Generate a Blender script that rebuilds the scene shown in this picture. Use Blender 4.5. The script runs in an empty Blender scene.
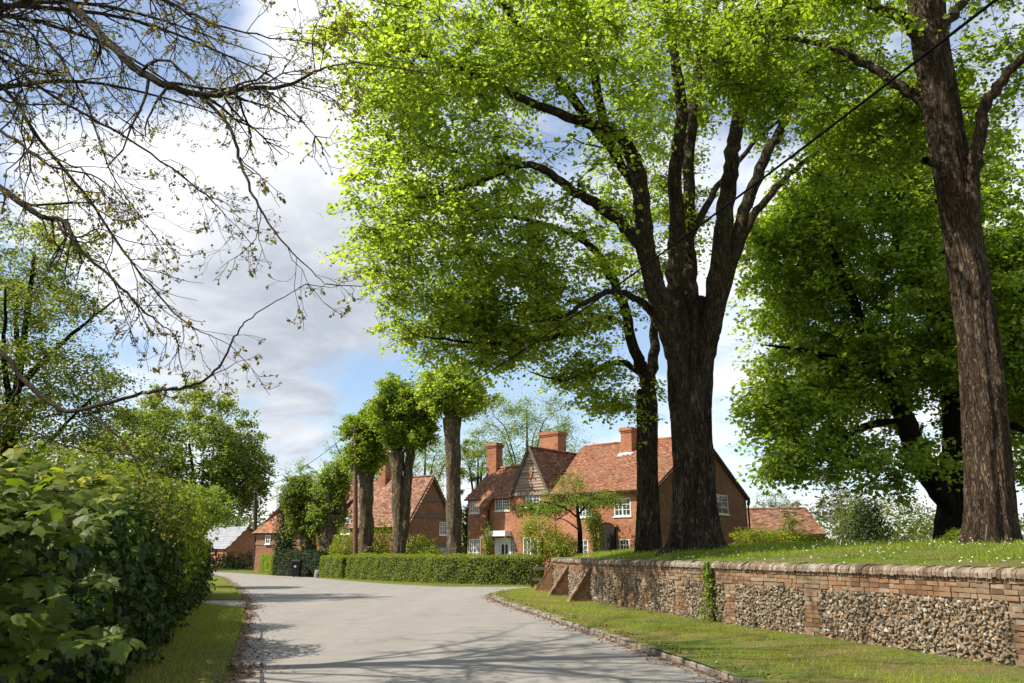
import bpy, math, random
import numpy as np
from mathutils import Vector, Matrix

R = math.radians
rng = np.random.default_rng(7)
random.seed(7)
scene = bpy.context.scene
col = scene.collection

# ------------------------------------------------------------------ camera
CAM_Z, FPX, TILT = 1.55, 820.0, math.atan(211 / 820.0)
cam_d = bpy.data.cameras.new("camera")
cam = bpy.data.objects.new("camera", cam_d)
col.objects.link(cam)
cam.location = (0, 0, CAM_Z)
cam.rotation_euler = (R(90) + TILT, 0, 0)
cam_d.sensor_width = 36
cam_d.lens = 36 * FPX / 1024
cam_d.clip_start, cam_d.clip_end = 0.05, 6000
scene.camera = cam
CT, ST = math.cos(TILT), math.sin(TILT)


def ray(px, py):
    a, v = (px - 512) / FPX, (341.5 - py) / FPX
    f, u = CT - ST * v, ST + CT * v
    return np.array([a / f, 1.0, u / f])


def P(px, py, Y):                      # the place seen at a photo pixel, Y metres ahead
    d = ray(px, py) * Y
    return np.array([d[0], d[1], d[2] + CAM_Z])


def G(px, py, z=0.0):                  # the same, on level ground at height z
    d = ray(px, py)
    t = (z - CAM_Z) / d[2]
    return np.array([d[0] * t, t, z])


# ------------------------------------------------------------------ light
SUN_EL = R(49)
sd = np.array([-0.95, -0.24])
sd = sd / np.linalg.norm(sd)
SUN = np.array([sd[0] * math.cos(SUN_EL), sd[1] * math.cos(SUN_EL), math.sin(SUN_EL)])
sl = bpy.data.lights.new("sun", 'SUN')
sl.energy = 4.6
sl.angle = R(0.53)
sl.color = (1.0, 0.93, 0.81)
so = bpy.data.objects.new("sun", sl)
col.objects.link(so)
so.rotation_euler = Vector(SUN).to_track_quat('Z', 'Y').to_euler()

vs = scene.view_settings
vs.view_transform = 'Standard'
vs.look = 'None'
vs.gamma = 1
vs.use_curve_mapping = False
vs.exposure = 0.95
scene.cycles.max_bounces = 8
scene.cycles.diffuse_bounces = 4
scene.cycles.transmission_bounces = 6
scene.cycles.transparent_max_bounces = 4
scene.cycles.use_denoising = True

world = bpy.data.worlds.new("World")
scene.world = world
world.use_nodes = True
wt = world.node_tree
for n in list(wt.nodes):
    wt.nodes.remove(n)


class NT:
    """tiny helper round a node tree"""
    def __init__(s, tree):
        s.t = tree

    def n(s, typ, **kw):
        nd = s.t.nodes.new(typ)
        for k, v in kw.items():
            if k.startswith('i_'):
                nd.inputs[k[2:].replace('_', ' ')].default_value = v
            else:
                setattr(nd, k, v)
        return nd

    def l(s, a, b):
        s.t.links.new(a, b)

    def math(s, op, a, b=None, c=None, clamp=False):
        nd = s.t.nodes.new('ShaderNodeMath')
        nd.operation = op
        nd.use_clamp = clamp
        for i, x in enumerate((a, b, c)):
            if x is None:
                continue
            if isinstance(x, (int, float)):
                nd.inputs[i].default_value = x
            else:
                s.l(x, nd.inputs[i])
        return nd.outputs[0]

    def vmath(s, op, a, b=None):
        nd = s.t.nodes.new('ShaderNodeVectorMath')
        nd.operation = op
        for i, x in enumerate((a, b)):
            if x is None:
                continue
            if isinstance(x, (tuple, list, np.ndarray)):
                nd.inputs[i].default_value = tuple(float(q) for q in x)
            else:
                s.l(x, nd.inputs[i])
        return nd

    def ramp(s, fac, stops, interp='LINEAR'):
        nd = s.t.nodes.new('ShaderNodeValToRGB')
        cr = nd.color_ramp
        cr.interpolation = interp
        while len(cr.elements) < len(stops):
            cr.elements.new(0.5)
        for e, (p, c) in zip(cr.elements, stops):
            e.position = p
            e.color = (*c, 1) if len(c) == 3 else c
        if fac is not None:
            s.l(fac, nd.inputs[0])
        return nd.outputs[0]

    def noise(s, vec, scale, detail=4, rough=0.55, dist=0.0):
        nd = s.t.nodes.new('ShaderNodeTexNoise')
        nd.inputs['Scale'].default_value = scale
        nd.inputs['Detail'].default_value = detail
        nd.inputs['Roughness'].default_value = rough
        nd.inputs['Distortion'].default_value = dist
        if vec is not None:
            s.l(vec, nd.inputs['Vector'])
        return nd.outputs[0]

    def mix(s, fac, a, b, blend='MIX'):
        nd = s.t.nodes.new('ShaderNodeMix')
        nd.data_type = 'RGBA'
        nd.blend_type = blend
        for k, x in ((0, fac), (6, a), (7, b)):
            if isinstance(x, (int, float)):
                nd.inputs[k].default_value = x
            elif isinstance(x, tuple):
                nd.inputs[k].default_value = (*x, 1) if len(x) == 3 else x
            else:
                s.l(x, nd.inputs[k])
        return nd.outputs[2]


W = NT(wt)
sky = W.n('ShaderNodeTexSky')
sky.sky_type = 'NISHITA'
sky.sun_disc = False
sky.sun_elevation = SUN_EL
sky.sun_rotation = math.atan2(sd[0], sd[1])
sky.altitude = 50
sky.air_density = 1.0
sky.dust_density = 0.6
sky.ozone_density = 2.0
tc = W.n('ShaderNodeTexCoord')
dirv = tc.outputs['Generated']
sep = W.n('ShaderNodeSeparateXYZ')
W.l(dirv, sep.inputs[0])
zc = W.math('ADD', W.math('MAXIMUM', sep.outputs['Z'], 0.0), 0.22)
flat = W.vmath('DIVIDE', dirv)
cz = W.n('ShaderNodeCombineXYZ')
for i in range(3):
    W.l(zc, cz.inputs[i])
W.l(cz.outputs[0], flat.inputs[1])
flat = flat.outputs[0]
off = W.vmath('ADD', flat, (3.1, 1.7, 0.0)).outputs[0]
nbig = W.noise(off, 1.5, 9, 0.56, 0.25)
nsm = W.noise(off, 4.2, 8, 0.6, 0.3)
dens = W.math('ADD', nbig, W.math('MULTIPLY', W.math('SUBTRACT', nsm, 0.5), 0.32))


def unit(px, py):
    d = ray(px, py)
    return d / np.linalg.norm(d)


for (px, py, rad, amt) in ((250, 190, 15, .24), (130, 190, 9, .12), (165, 35, 10, -.2), (335, 395, 8, -.13), (400, 385, 8, -.14),
                           (300, 330, 10, .17), (740, 425, 8, -.10), (60, 15, 9, -.16), (320, 5, 6, .14), (740, 300, 7, .12), (560, 430, 8, -.10), (300, 415, 3.5, .2)):
    dp = W.vmath('DOT_PRODUCT', dirv, unit(px, py)).outputs['Value']
    mr = W.n('ShaderNodeMapRange', interpolation_type='SMOOTHSTEP')
    W.l(dp, mr.inputs[0])
    mr.inputs[1].default_value = math.cos(R(rad))
    mr.inputs[2].default_value = 1.0
    mr.inputs[3].default_value = 0
    mr.inputs[4].default_value = amt
    dens = W.math('ADD', dens, mr.outputs[0])
cloud = W.ramp(dens, [(0.44, (.13, .13, .13)), (0.52, (.55, .55, .55)), (0.62, (1, 1, 1))])
# undersides: thick low cloud goes grey
gd = W.vmath('DOT_PRODUCT', dirv, unit(315, 325)).outputs['Value']
gm = W.n('ShaderNodeMapRange', interpolation_type='SMOOTHSTEP')
W.l(gd, gm.inputs[0])
gm.inputs[1].default_value = math.cos(R(14))
gm.inputs[2].default_value = math.cos(R(2))
shade = W.math('ADD', W.math('MULTIPLY', gm.outputs[0], 0.88), W.math('MULTIPLY', W.math('SUBTRACT', nsm, 0.5), 1.5), clamp=True)
ccol = W.mix(shade, (6.2, 6.3, 6.45), (2.9, 3.15, 3.6))
skyc = W.mix(cloud, sky.outputs[0], ccol)
bg = W.n('ShaderNodeBackground')
bg.inputs['Strength'].default_value = 0.1
W.l(skyc, bg.inputs[0])
wo = W.n('ShaderNodeOutputWorld')
W.l(bg.outputs[0], wo.inputs[0])


# ------------------------------------------------------------------ materials
def mat(name):
    m = bpy.data.materials.new(name)
    m.use_nodes = True
    t = m.node_tree
    t.nodes.clear()
    k = NT(t)
    o = k.n('ShaderNodeOutputMaterial')
    k.out = o
    return m, k


def principled(k, color, rough=0.8, bump=None, bstr=0.3, bdist=0.02, spec=0.3, metal=0):
    p = k.n('ShaderNodeBsdfPrincipled')
    if isinstance(color, tuple):
        p.inputs['Base Color'].default_value = (*color, 1)
    else:
        k.l(color, p.inputs['Base Color'])
    if isinstance(rough, (int, float)):
        p.inputs['Roughness'].default_value = rough
    else:
        k.l(rough, p.inputs['Roughness'])
    p.inputs['Specular IOR Level'].default_value = spec
    p.inputs['Metallic'].default_value = metal
    if bump is not None:
        b = k.n('ShaderNodeBump')
        b.inputs['Strength'].default_value = bstr
        b.inputs['Distance'].default_value = bdist
        k.l(bump, b.inputs['Height'])
        k.l(b.outputs[0], p.inputs['Normal'])
    k.l(p.outputs[0], k.out.inputs[0])
    return p


def leaf_mat(name, dark, light, young=None, trans=0.45, tcol=None, gloss=0.02, rough=0.5):
    """thin leaf: diffuse + light coming through, tint per leaf"""
    m, k = mat(name)
    at = k.n('ShaderNodeAttribute', attribute_name='tint')
    stops = [(0.0, dark), (0.8, light)]
    if young:
        stops.append((1.0, young))
    c = k.ramp(at.outputs['Fac'], stops)
    g = k.n('ShaderNodeNewGeometry')
    d = k.n('ShaderNodeBsdfDiffuse')
    k.l(c, d.inputs[0])
    t = k.n('ShaderNodeBsdfTranslucent')
    tc_ = tcol or (1.7, 1.9, 0.55)
    tm = k.mix(1.0, c, tc_, 'MULTIPLY')
    k.l(tm, t.inputs[0])
    mx = k.n('ShaderNodeMixShader')
    mx.inputs[0].default_value = trans
    k.l(d.outputs[0], mx.inputs[1])
    k.l(t.outputs[0], mx.inputs[2])
    gl = k.n('ShaderNodeBsdfGlossy')
    gl.inputs['Roughness'].default_value = rough
    mx2 = k.n('ShaderNodeMixShader')
    mx2.inputs[0].default_value = gloss
    k.l(mx.outputs[0], mx2.inputs[1])
    k.l(gl.outputs[0], mx2.inputs[2])
    k.l(mx2.outputs[0], k.out.inputs[0])
    return m


def bark_mat(name, c1, c2, c3=None, scale=1.0, bstr=0.9):
    m, k = mat(name)
    t = k.n('ShaderNodeTexCoord')
    mp = k.n('ShaderNodeMapping')
    mp.inputs['Scale'].default_value = (4 * scale, 4 * scale, 1.3 * scale)
    k.l(t.outputs['Object'], mp.inputs[0])
    n1 = k.noise(mp.outputs[0], 1.0, 8, 0.62, 0.8)
    n2 = k.noise(t.outputs['Object'], 1.1, 5, 0.6)
    c = k.ramp(n1, [(0.3, c1), (0.62, c2)])
    if c3:
        f = k.ramp(n2, [(0.5, (0, 0, 0)), (0.66, (.8, .8, .8))])
        c = k.mix(f, c, c3)
    mp3 = k.n('ShaderNodeMapping')
    mp3.inputs['Scale'].default_value = (11 * scale, 11 * scale, 2.3 * scale)
    k.l(t.outputs['Object'], mp3.inputs[0])
    nf_ = k.noise(mp3.outputs[0], 1.0, 5, 0.55, 1.6)
    fis = k.math('MULTIPLY', k.math('ABSOLUTE', k.math('SUBTRACT', nf_, 0.5)), 9.0, clamp=True)
    c = k.mix(fis, k.mix(1.0, c, (.30, .28, .27), 'MULTIPLY'), c)
    mp2 = k.n('ShaderNodeMapping')
    mp2.inputs['Scale'].default_value = (26 * scale, 26 * scale, 8 * scale)
    k.l(t.outputs['Object'], mp2.inputs[0])
    n3 = k.noise(mp2.outputs[0], 1.0, 6, 0.7, 0.5)
    c = k.mix(k.ramp(n3, [(0.36, (.8, .8, .8)), (0.5, (0, 0, 0))]), c, k.mix(1.0, c, (.4, .38, .36), 'MULTIPLY'))
    h = k.math('ADD', k.math('MULTIPLY', fis, 0.8), k.math('MULTIPLY', n3, 0.5))
    principled(k, c, 0.92, h, bstr, 0.10, spec=0.12)
    return m


def island_mat(name, stops, rough=0.85, noise_scale=6.0, bstr=0.4, interp='LINEAR', dirt=None, spec=0.25):
    """bricks, tiles, flints: each piece its own colour"""
    m, k = mat(name)
    g = k.n('ShaderNodeNewGeometry')
    t = k.n('ShaderNodeTexCoord')
    c = k.ramp(g.outputs['Random Per Island'], stops, interp)
    n = k.noise(t.outputs['Object'], noise_scale, 6, 0.65)
    c = k.mix(k.math('MULTIPLY', n, 0.55), c, k.mix(1.0, c, (.45, .42, .4), 'MULTIPLY'))
    if dirt:
        n2 = k.noise(t.outputs['Object'], 0.9, 6, 0.6)
        f = k.ramp(n2, [(0.52, (0, 0, 0)), (0.68, (.75, .75, .75))])
        c = k.mix(f, c, dirt)
    n3 = k.noise(t.outputs['Object'], noise_scale * 5, 5, 0.6)
    principled(k, c, rough, n3, bstr, 0.02, spec=spec)
    return m


def brick_mat(name, a, b, mortar, patch=None):
    m, k = mat(name)
    uv = k.n('ShaderNodeUVMap')
    br = k.n('ShaderNodeTexBrick')
    br.inputs['Scale'].default_value = 1.0
    br.inputs['Brick Width'].default_value = 0.225
    br.inputs['Row Height'].default_value = 0.075
    br.inputs['Mortar Size'].default_value = 0.008
    br.inputs['Mortar Smooth'].default_value = 0.2
    br.inputs['Bias'].default_value = 0.1
    br.inputs['Color1'].default_value = (*a, 1)
    br.inputs['Color2'].default_value = (*b, 1)
    br.inputs['Mortar'].default_value = (*mortar, 1)
    k.l(uv.outputs[0], br.inputs['Vector'])
    n = k.noise(uv.outputs[0], 0.55, 8, 0.7)
    n2 = k.noise(uv.outputs[0], 4.5, 5, 0.6)
    c = k.mix(k.ramp(n, [(0.38, (.75, .75, .75)), (0.62, (0, 0, 0))]), br.outputs[0], k.mix(1.0, br.outputs[0], patch or (.6, .55, .5), 'MULTIPLY'))
    c = k.mix(k.ramp(n2, [(0.4, (0, 0, 0)), (0.7, (.9, .9, .9))]), c, k.mix(1.0, c, (1.45, 1.4, 1.3), 'MULTIPLY'))
    h = k.math('ADD', k.math('MULTIPLY', br.outputs['Fac'], -1.0), k.math('MULTIPLY', n2, 0.7))
    principled(k, c, 0.88, h, 0.5, 0.015, spec=0.2)
    return m


def plain_mat(name, c, rough=0.6, var=0.25, scale=8, spec=0.3, bstr=0.15, metal=0):
    m, k = mat(name)
    t = k.n('ShaderNodeTexCoord')
    n = k.noise(t.outputs['Object'], scale, 5, 0.6)
    dk = tuple(x * (1 - var) for x in c)
    lt = tuple(min(1, x * (1 + var * .6)) for x in c)
    principled(k, k.ramp(n, [(0.35, dk), (0.65, lt)]), rough, n, bstr, 0.01, spec=spec, metal=metal)
    return m


def grass_ground_mat(name):
    m, k = mat(name)
    t = k.n('ShaderNodeTexCoord')
    n = k.noise(t.outputs['Object'], 0.55, 7, 0.65)
    n2 = k.noise(t.outputs['Object'], 9, 6, 0.7)
    c = k.ramp(n2, [(0.3, (.045, .075, .012)), (0.7, (.11, .16, .022))])
    d = k.ramp(n2, [(0.3, (.085, .06, .03)), (0.7, (.17, .13, .06))])
    c = k.mix(k.ramp(n, [(0.42, (.15, .15, .15)), (0.6, (.95, .95, .95))]), c, d)
    principled(k, c, 0.95, n2, 0.8, 0.05, spec=0.1)
    return m


def road_mat():
    m, k = mat("asphalt")
    t = k.n('ShaderNodeTexCoord')
    n = k.noise(t.outputs['Object'], 0.25, 6, 0.6)
    n2 = k.noise(t.outputs['Object'], 60, 4, 0.7)
    n3 = k.noise(t.outputs['Object'], 1.7, 7, 0.65)
    mp = k.n('ShaderNodeMapping')
    mp.inputs['Scale'].default_value = (1.1, 0.05, 1)
    k.l(t.outputs['Object'], mp.inputs[0])
    trk = k.noise(mp.outputs[0], 1.0, 4, 0.5)
    c = k.ramp(n2, [(0.25, (.185, .173, .155)), (0.75, (.288, .272, .248))])
    c = k.mix(k.ramp(n3, [(0.42, (.45, .45, .45)), (0.64, (0, 0, 0))]), c, k.mix(1.0, c, (.80, .79, .77), 'MULTIPLY'))
    c = k.mix(k.ramp(trk, [(0.4, (.4, .4, .4)), (0.6, (0, 0, 0))]), c, k.mix(1.0, c, (.84, .84, .84), 'MULTIPLY'))
    vo = k.n('ShaderNodeTexVoronoi', feature='DISTANCE_TO_EDGE')
    vo.inputs['Scale'].default_value = 0.42
    wv = k.vmath('ADD', t.outputs['Object'], None)
    nw = k.n('ShaderNodeTexNoise')
    nw.inputs['Scale'].default_value = 1.3
    nw.inputs['Detail'].default_value = 6
    k.l(t.outputs['Object'], nw.inputs['Vector'])
    sc_ = k.n('ShaderNodeVectorMath', operation='SCALE')
    sc_.inputs['Scale'].default_value = 1.1
    k.l(nw.outputs['Color'], sc_.inputs[0])
    k.l(sc_.outputs[0], wv.inputs[1])
    k.l(wv.outputs[0], vo.inputs['Vector'])
    ck = k.ramp(vo.outputs['Distance'], [(0.0, (1, 1, 1)), (0.012, (0, 0, 0))])
    msk = k.ramp(n, [(0.5, (0, 0, 0)), (0.6, (.7, .7, .7))])
    c = k.mix(k.math('MULTIPLY', ck, msk), c, (.07, .065, .06))
    st = k.noise(t.outputs['Object'], 0.6, 8, 0.7, 1.0)
    c = k.mix(k.ramp(st, [(0.56, (0, 0, 0)), (0.7, (.6, .6, .6))]), c, k.mix(1.0, c, (.66, .65, .62), 'MULTIPLY'))
    principled(k, c, 0.85, n2, 0.5, 0.006, spec=0.25)
    return m


M = {}
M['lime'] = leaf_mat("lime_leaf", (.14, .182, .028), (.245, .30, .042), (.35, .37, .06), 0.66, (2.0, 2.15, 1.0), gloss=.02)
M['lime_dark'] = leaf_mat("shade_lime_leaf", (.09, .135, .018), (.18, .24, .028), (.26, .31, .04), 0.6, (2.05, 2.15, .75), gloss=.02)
M['chestnut'] = leaf_mat("chestnut_leaf", (.11, .165, .024), (.20, .265, .034), (.29, .33, .05), 0.6, (2.05, 2.1, .7), gloss=.03)
M['muted'] = leaf_mat("muted_leaf", (.08, .115, .026), (.17, .21, .045), (.27, .26, .06), 0.55, (2.0, 2.0, .85))
M['pollard'] = leaf_mat("pollard_leaf", (.095, .14, .018), (.19, .25, .03), (.28, .32, .045), 0.55, (1.95, 2.05, .8))
M['olive'] = leaf_mat("olive_leaf", (.07, .10, .018), (.16, .19, .03), (.24, .2, .05), 0.4)
M['pale'] = leaf_mat("pale_spring_leaf", (.11, .15, .03), (.20, .25, .055), (.29, .30, .09), 0.5)
M['hedge'] = leaf_mat("hedge_leaf", (.08, .115, .012), (.20, .24, .02), (.30, .31, .03), 0.4)
M['darkhedge'] = leaf_mat("laurel_leaf", (.014, .03, .007), (.045, .075, .012), (.11, .14, .02), 0.22, gloss=0.025, rough=0.4)
M['maple'] = leaf_mat("sycamore_leaf", (.045, .075, .012), (.13, .16, .02), (.36, .33, .035), 0.45)
M['yew'] = leaf_mat("yew_leaf", (.008, .022, .006), (.03, .055, .01), (.06, .09, .015), 0.1)
M['gold'] = leaf_mat("golden_shrub_leaf", (.10, .14, .012), (.25, .27, .02), (.36, .33, .03), 0.35)
M['bronze'] = leaf_mat("bronze_bud", (.10, .075, .02), (.19, .15, .035), (.25, .22, .04), 0.4)
M['blossom'] = leaf_mat("blossom", (.12, .15, .06), (.22, .22, .14), (.42, .38, .33), 0.3, (1.2, 1.1, 1.0))
M['grass'] = leaf_mat("grass_blade", (.17, .20, .022), (.315, .33, .038), (.42, .37, .11), 0.5)
M['bankgrass'] = leaf_mat("bank_grass_blade", (.13, .18, .016), (.25, .31, .026), (.36, .36, .06), 0.5)
M['litter'] = leaf_mat("dry_leaf", (.10, .045, .02), (.24, .135, .065), (.34, .24, .15), 0.1, (1, .8, .6))
M['daisy'] = leaf_mat("daisy_petal", (.55, .55, .5), (.8, .8, .74), (.8, .75, .3), 0.2, (1, 1, 1))
M['bark'] = bark_mat("lime_bark", (.035, .026, .017), (.145, .108, .073), (.11, .10, .058))
M['bark_red'] = bark_mat("right_bark", (.045, .032, .02), (.175, .122, .08), (.11, .085, .055), 0.9)
M['bark_dark'] = bark_mat("dark_bark", (.010, .008, .006), (.035, .028, .02))
M['bark_grey'] = bark_mat("pollard_bark", (.14, .105, .07), (.33, .255, .17), (.24, .23, .12), 0.8)
M['bark_twig'] = bark_mat("twig_bark", (.03, .022, .016), (.085, .062, .045), (.10, .09, .05), 2.0, 0.5)
M['brick'] = brick_mat("cottage_brick", (.29, .105, .055), (.38, .16, .088), (.29, .215, .15))
M['brick_shaded'] = brick_mat("shaded_brick", (.14, .068, .036), (.20, .10, .05), (.17, .13, .085))  # cottage brick with shade put into the colour, for gable end and buttresses
M['brick_brown'] = brick_mat("timbered_house_brick", (.21, .085, .045), (.29, .13, .07), (.23, .17, .12))
M['tile'] = island_mat("clay_tile", [(0, (.13, .06, .038)), (.2, (.27, .11, .058)), (.65, (.39, .17, .092)), (.85, (.20, .105, .066)), (1, (.46, .29, .19))], 0.8, 3, dirt=(.22, .125, .07))
M['tile_old'] = island_mat("old_clay_tile", [(0, (.12, .055, .036)), (.4, (.23, .105, .065)), (.8, (.30, .155, .10)), (1, (.36, .25, .17))], 0.85, 3, dirt=(.16, .11, .07))
M['wallbrick'] = island_mat("garden_wall_brick", [(0, (.11, .066, .040)), (.3, (.22, .118, .062)), (.6, (.27, .160, .088)), (.8, (.22, .158, .098)), (1, (.32, .25, .17))], 0.9, 9, dirt=(.19, .148, .092))
M['coping'] = island_mat("coping_brick", [(0, (.10, .070, .048)), (.4, (.195, .135, .092)), (.75, (.25, .20, .148)), (1, (.35, .30, .24))], 0.9, 9, dirt=(.28, .25, .2))
M['flint'] = island_mat("flint", [(0, (.09, .078, .062)), (.11, (.25, .21, .155)), (.28, (.27, .195, .112)), (.52, (.215, .16, .098)), (.70, (.16, .108, .067)), (.84, (.38, .335, .265)), (.93, (.28, .175, .09))], 0.6, 12, interp='CONSTANT', spec=0.4)
M['mortar'] = plain_mat("lime_mortar", (.20, .15, .10), 0.95, 0.3, 9, bstr=0.5)
M['sett'] = island_mat("granite_sett", [(0, (.15, .125, .105)), (.5, (.24, .205, .175)), (1, (.33, .29, .25))], 0.85, 14, dirt=(.22, .17, .12))
M['white'] = plain_mat("white_paint", (.80, .79, .76), 0.45, 0.08, 20)
M['cream'] = plain_mat("cream_paint", (.66, .62, .46), 0.5, 0.1, 20)
M['glass'] = plain_mat("window_glass", (.055, .065, .075), 0.06, 0.5, 3, spec=0.9, bstr=0.05)
M['timber'] = plain_mat("grey_timber", (.15, .125, .10), 0.85, 0.4, 14, bstr=0.5)
M['board'] = island_mat("weatherboard", [(0, (.22, .16, .115)), (1, (.40, .315, .24))], 0.85, 20)
M['darkwood'] = plain_mat("dark_wood", (.035, .022, .016), 0.8, 0.4, 14, bstr=0.5)
M['doorway_dark'] = plain_mat("dark_doorway", (.014, .009, .008), 0.7, 0.4, 14, bstr=0.5)  # near-black stands in for the dark inside an open doorway
M['pole'] = plain_mat("pole_wood", (.13, .075, .05), 0.85, 0.4, 9, bstr=0.5)
M['black'] = plain_mat("black_plastic", (.012, .012, .013), 0.45, 0.3, 6)
M['lead'] = plain_mat("lead", (.55, .56, .58), 0.5, 0.2, 5)
M['slate'] = island_mat("pale_slate", [(0, (.25, .265, .285)), (1, (.30, .31, .325))], 0.5, 2)
M['cable'] = plain_mat("black_cable", (.006, .006, .006), 0.9, 0.2, spec=0.02)
M['ground'] = grass_ground_mat("turf")
M['road'] = road_mat()
M['track'] = plain_mat("pale_concrete", (.36, .32, .27), 0.9, 0.3, 3, bstr=0.4)
M['core'] = plain_mat("twig_shade", (.016, .016, .010), 1.0, 0.4, 9)  # near-black, the shade inside the hedges put into the colour
M['terracotta'] = plain_mat("terracotta", (.36, .15, .08), 0.8, 0.3, 6)
M['stone'] = plain_mat("grey_stone", (.22, .2, .17), 0.9, 0.3, 12)
M['hill'] = leaf_mat("far_leaf", (.06, .085, .03), (.13, .15, .05), (.17, .17, .07), 0.3)


# ------------------------------------------------------------------ object helpers
def tag(o, label=None, cat=None, group=None, kind=None):
    if label:
        o['label'] = label
    if cat:
        o['category'] = cat
    if group:
        o['group'] = group
    if kind:
        o['kind'] = kind
    return o


def thing(name, label, cat, loc=(0, 0, 0), group=None):
    o = bpy.data.objects.new(name, None)
    col.objects.link(o)
    o.location = [float(x) for x in loc]
    o.empty_display_size = 0.2
    return tag(o, label, cat, group)


def raw_mesh(name, V, F, m, parent=None, smooth=False, attrs=None, uvs=None):
    """V (n,3) world coordinates; F list of index arrays (each (k, nv))"""
    V = np.asarray(V, dtype=np.float32)
    root = parent
    shift = np.zeros(3)
    while root is not None:
        shift = shift + np.array(root.location)
        root = root.parent
    me = bpy.data.meshes.new(name)
    if not isinstance(F, list):
        F = [F]
    F = [np.asarray(f, dtype=np.int32) for f in F if len(f)]
    loops = np.concatenate([f.ravel() for f in F])
    tot = np.concatenate([np.full(len(f), f.shape[1], dtype=np.int32) for f in F])
    start = np.concatenate([[0], np.cumsum(tot)[:-1]]).astype(np.int32)
    me.vertices.add(len(V))
    me.vertices.foreach_set('co', (V - shift).astype(np.float32).ravel())
    me.loops.add(len(loops))
    me.loops.foreach_set('vertex_index', loops)
    me.polygons.add(len(tot))
    me.polygons.foreach_set('loop_start', start)
    me.polygons.foreach_set('loop_total', tot)
    me.polygons.foreach_set('use_smooth', np.full(len(tot), bool(smooth)))
    if attrs:
        for an, (dom, vals) in attrs.items():
            a = me.attributes.new(an, 'FLOAT', dom)
            a.data.foreach_set('value', np.asarray(vals, dtype=np.float32))
    if uvs is not None:
        ul = me.uv_layers.new(name='UVMap')
        ul.data.foreach_set('uv', np.asarray(uvs, dtype=np.float32).ravel())
    me.update(calc_edges=True)
    me.validate()
    me.materials.append(m)
    o = bpy.data.objects.new(name, me)
    col.objects.link(o)
    if parent is not None:
        o.parent = parent
    return o


class MB:
    """collects polygons in world coordinates, builds ONE mesh with metre UVs"""
    def __init__(s, frame=None):
        s.v, s.f = [], []
        s.fr = frame                      # function local -> world

    def poly(s, pts):
        i = len(s.v)
        for p in pts:
            s.v.append(s.fr(p) if s.fr else np.asarray(p, float))
        s.f.append(list(range(i, i + len(pts))))

    def box(s, a, b):
        x0, y0, z0 = a
        x1, y1, z1 = b
        c = [(x0, y0, z0), (x1, y0, z0), (x1, y1, z0), (x0, y1, z0), (x0, y0, z1), (x1, y0, z1), (x1, y1, z1), (x0, y1, z1)]
        s.solid(c, [(0, 3, 2, 1), (4, 5, 6, 7), (0, 1, 5, 4), (1, 2, 6, 5), (2, 3, 7, 6), (3, 0, 4, 7)])

    def solid(s, c, faces):
        i = len(s.v)
        for p in c:
            s.v.append(s.fr(p) if s.fr else np.asarray(p, float))
        for f in faces:
            s.f.append([i + q for q in f])

    def bar(s, p, q, w, d=None, up=(0, 0, 1)):
        """square bar from p to q"""
        d = d or w
        p, q = np.asarray(p, float), np.asarray(q, float)
        t = (q - p) / np.linalg.norm(q - p)
        u = np.asarray(up, float)
        if abs(np.dot(u, t)) > 0.95:
            u = np.array([1., 0, 0])
        x = np.cross(t, u)
        x /= np.linalg.norm(x)
        y = np.cross(x, t)
        c = []
        for e in (p, q):
            for (i, j) in ((-1, -1), (1, -1), (1, 1), (-1, 1)):
                c.append(e + x * i * w / 2 + y * j * d / 2)
        s.solid(c, [(0, 1, 2, 3), (7, 6, 5, 4), (0, 4, 5, 1), (1, 5, 6, 2), (2, 6, 7, 3), (3, 7, 4, 0)])

    def build(s, name, m, parent=None, smooth=False):
        V = np.array(s.v)
        loops, uv = [], []
        for f in s.f:
            p = V[f]
            n = np.zeros(3)
            for i in range(len(f)):
                n += np.cross(p[i] - p[0], p[(i + 1) % len(f)] - p[0])
            L = np.linalg.norm(n)
            n = n / L if L > 1e-12 else np.array([0, 0, 1.])
            t = np.cross((0, 0, 1.), n)
            if np.linalg.norm(t) < 0.05:
                t = np.array([1., 0, 0])
            t /= np.linalg.norm(t)
            b = np.cross(n, t)
            uv.append(np.stack([p @ t, p @ b], 1))
        groups, uvg = {}, {}
        for f, u in zip(s.f, uv):
            groups.setdefault(len(f), []).append(f)
            uvg.setdefault(len(f), []).append(u)
        ks = sorted(groups)
        return raw_mesh(name, V, [np.array(groups[k]) for k in ks], m, parent, smooth,
                        uvs=np.concatenate([np.concatenate(uvg[k]) for k in ks]))


# ------------------------------------------------------------------ vegetation helpers
def catmull(pts, per=6):
    p = np.asarray(pts, float)
    if len(p) < 3:
        t = np.linspace(0, 1, per + 1)[:, None]
        return p[0] * (1 - t) + p[-1] * t
    e = np.vstack([2 * p[0] - p[1], p, 2 * p[-1] - p[-2]])
    out = []
    for i in range(1, len(e) - 2):
        t = np.linspace(0, 1, per, endpoint=False)[:, None]
        a, b, c, d = e[i - 1], e[i], e[i + 1], e[i + 2]
        out.append(0.5 * (2 * b + (c - a) * t + (2 * a - 5 * b + 4 * c - d) * t ** 2 + (3 * b - a - 3 * c + d) * t ** 3))
    out.append(p[-1][None])
    return np.vstack(out)


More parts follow.
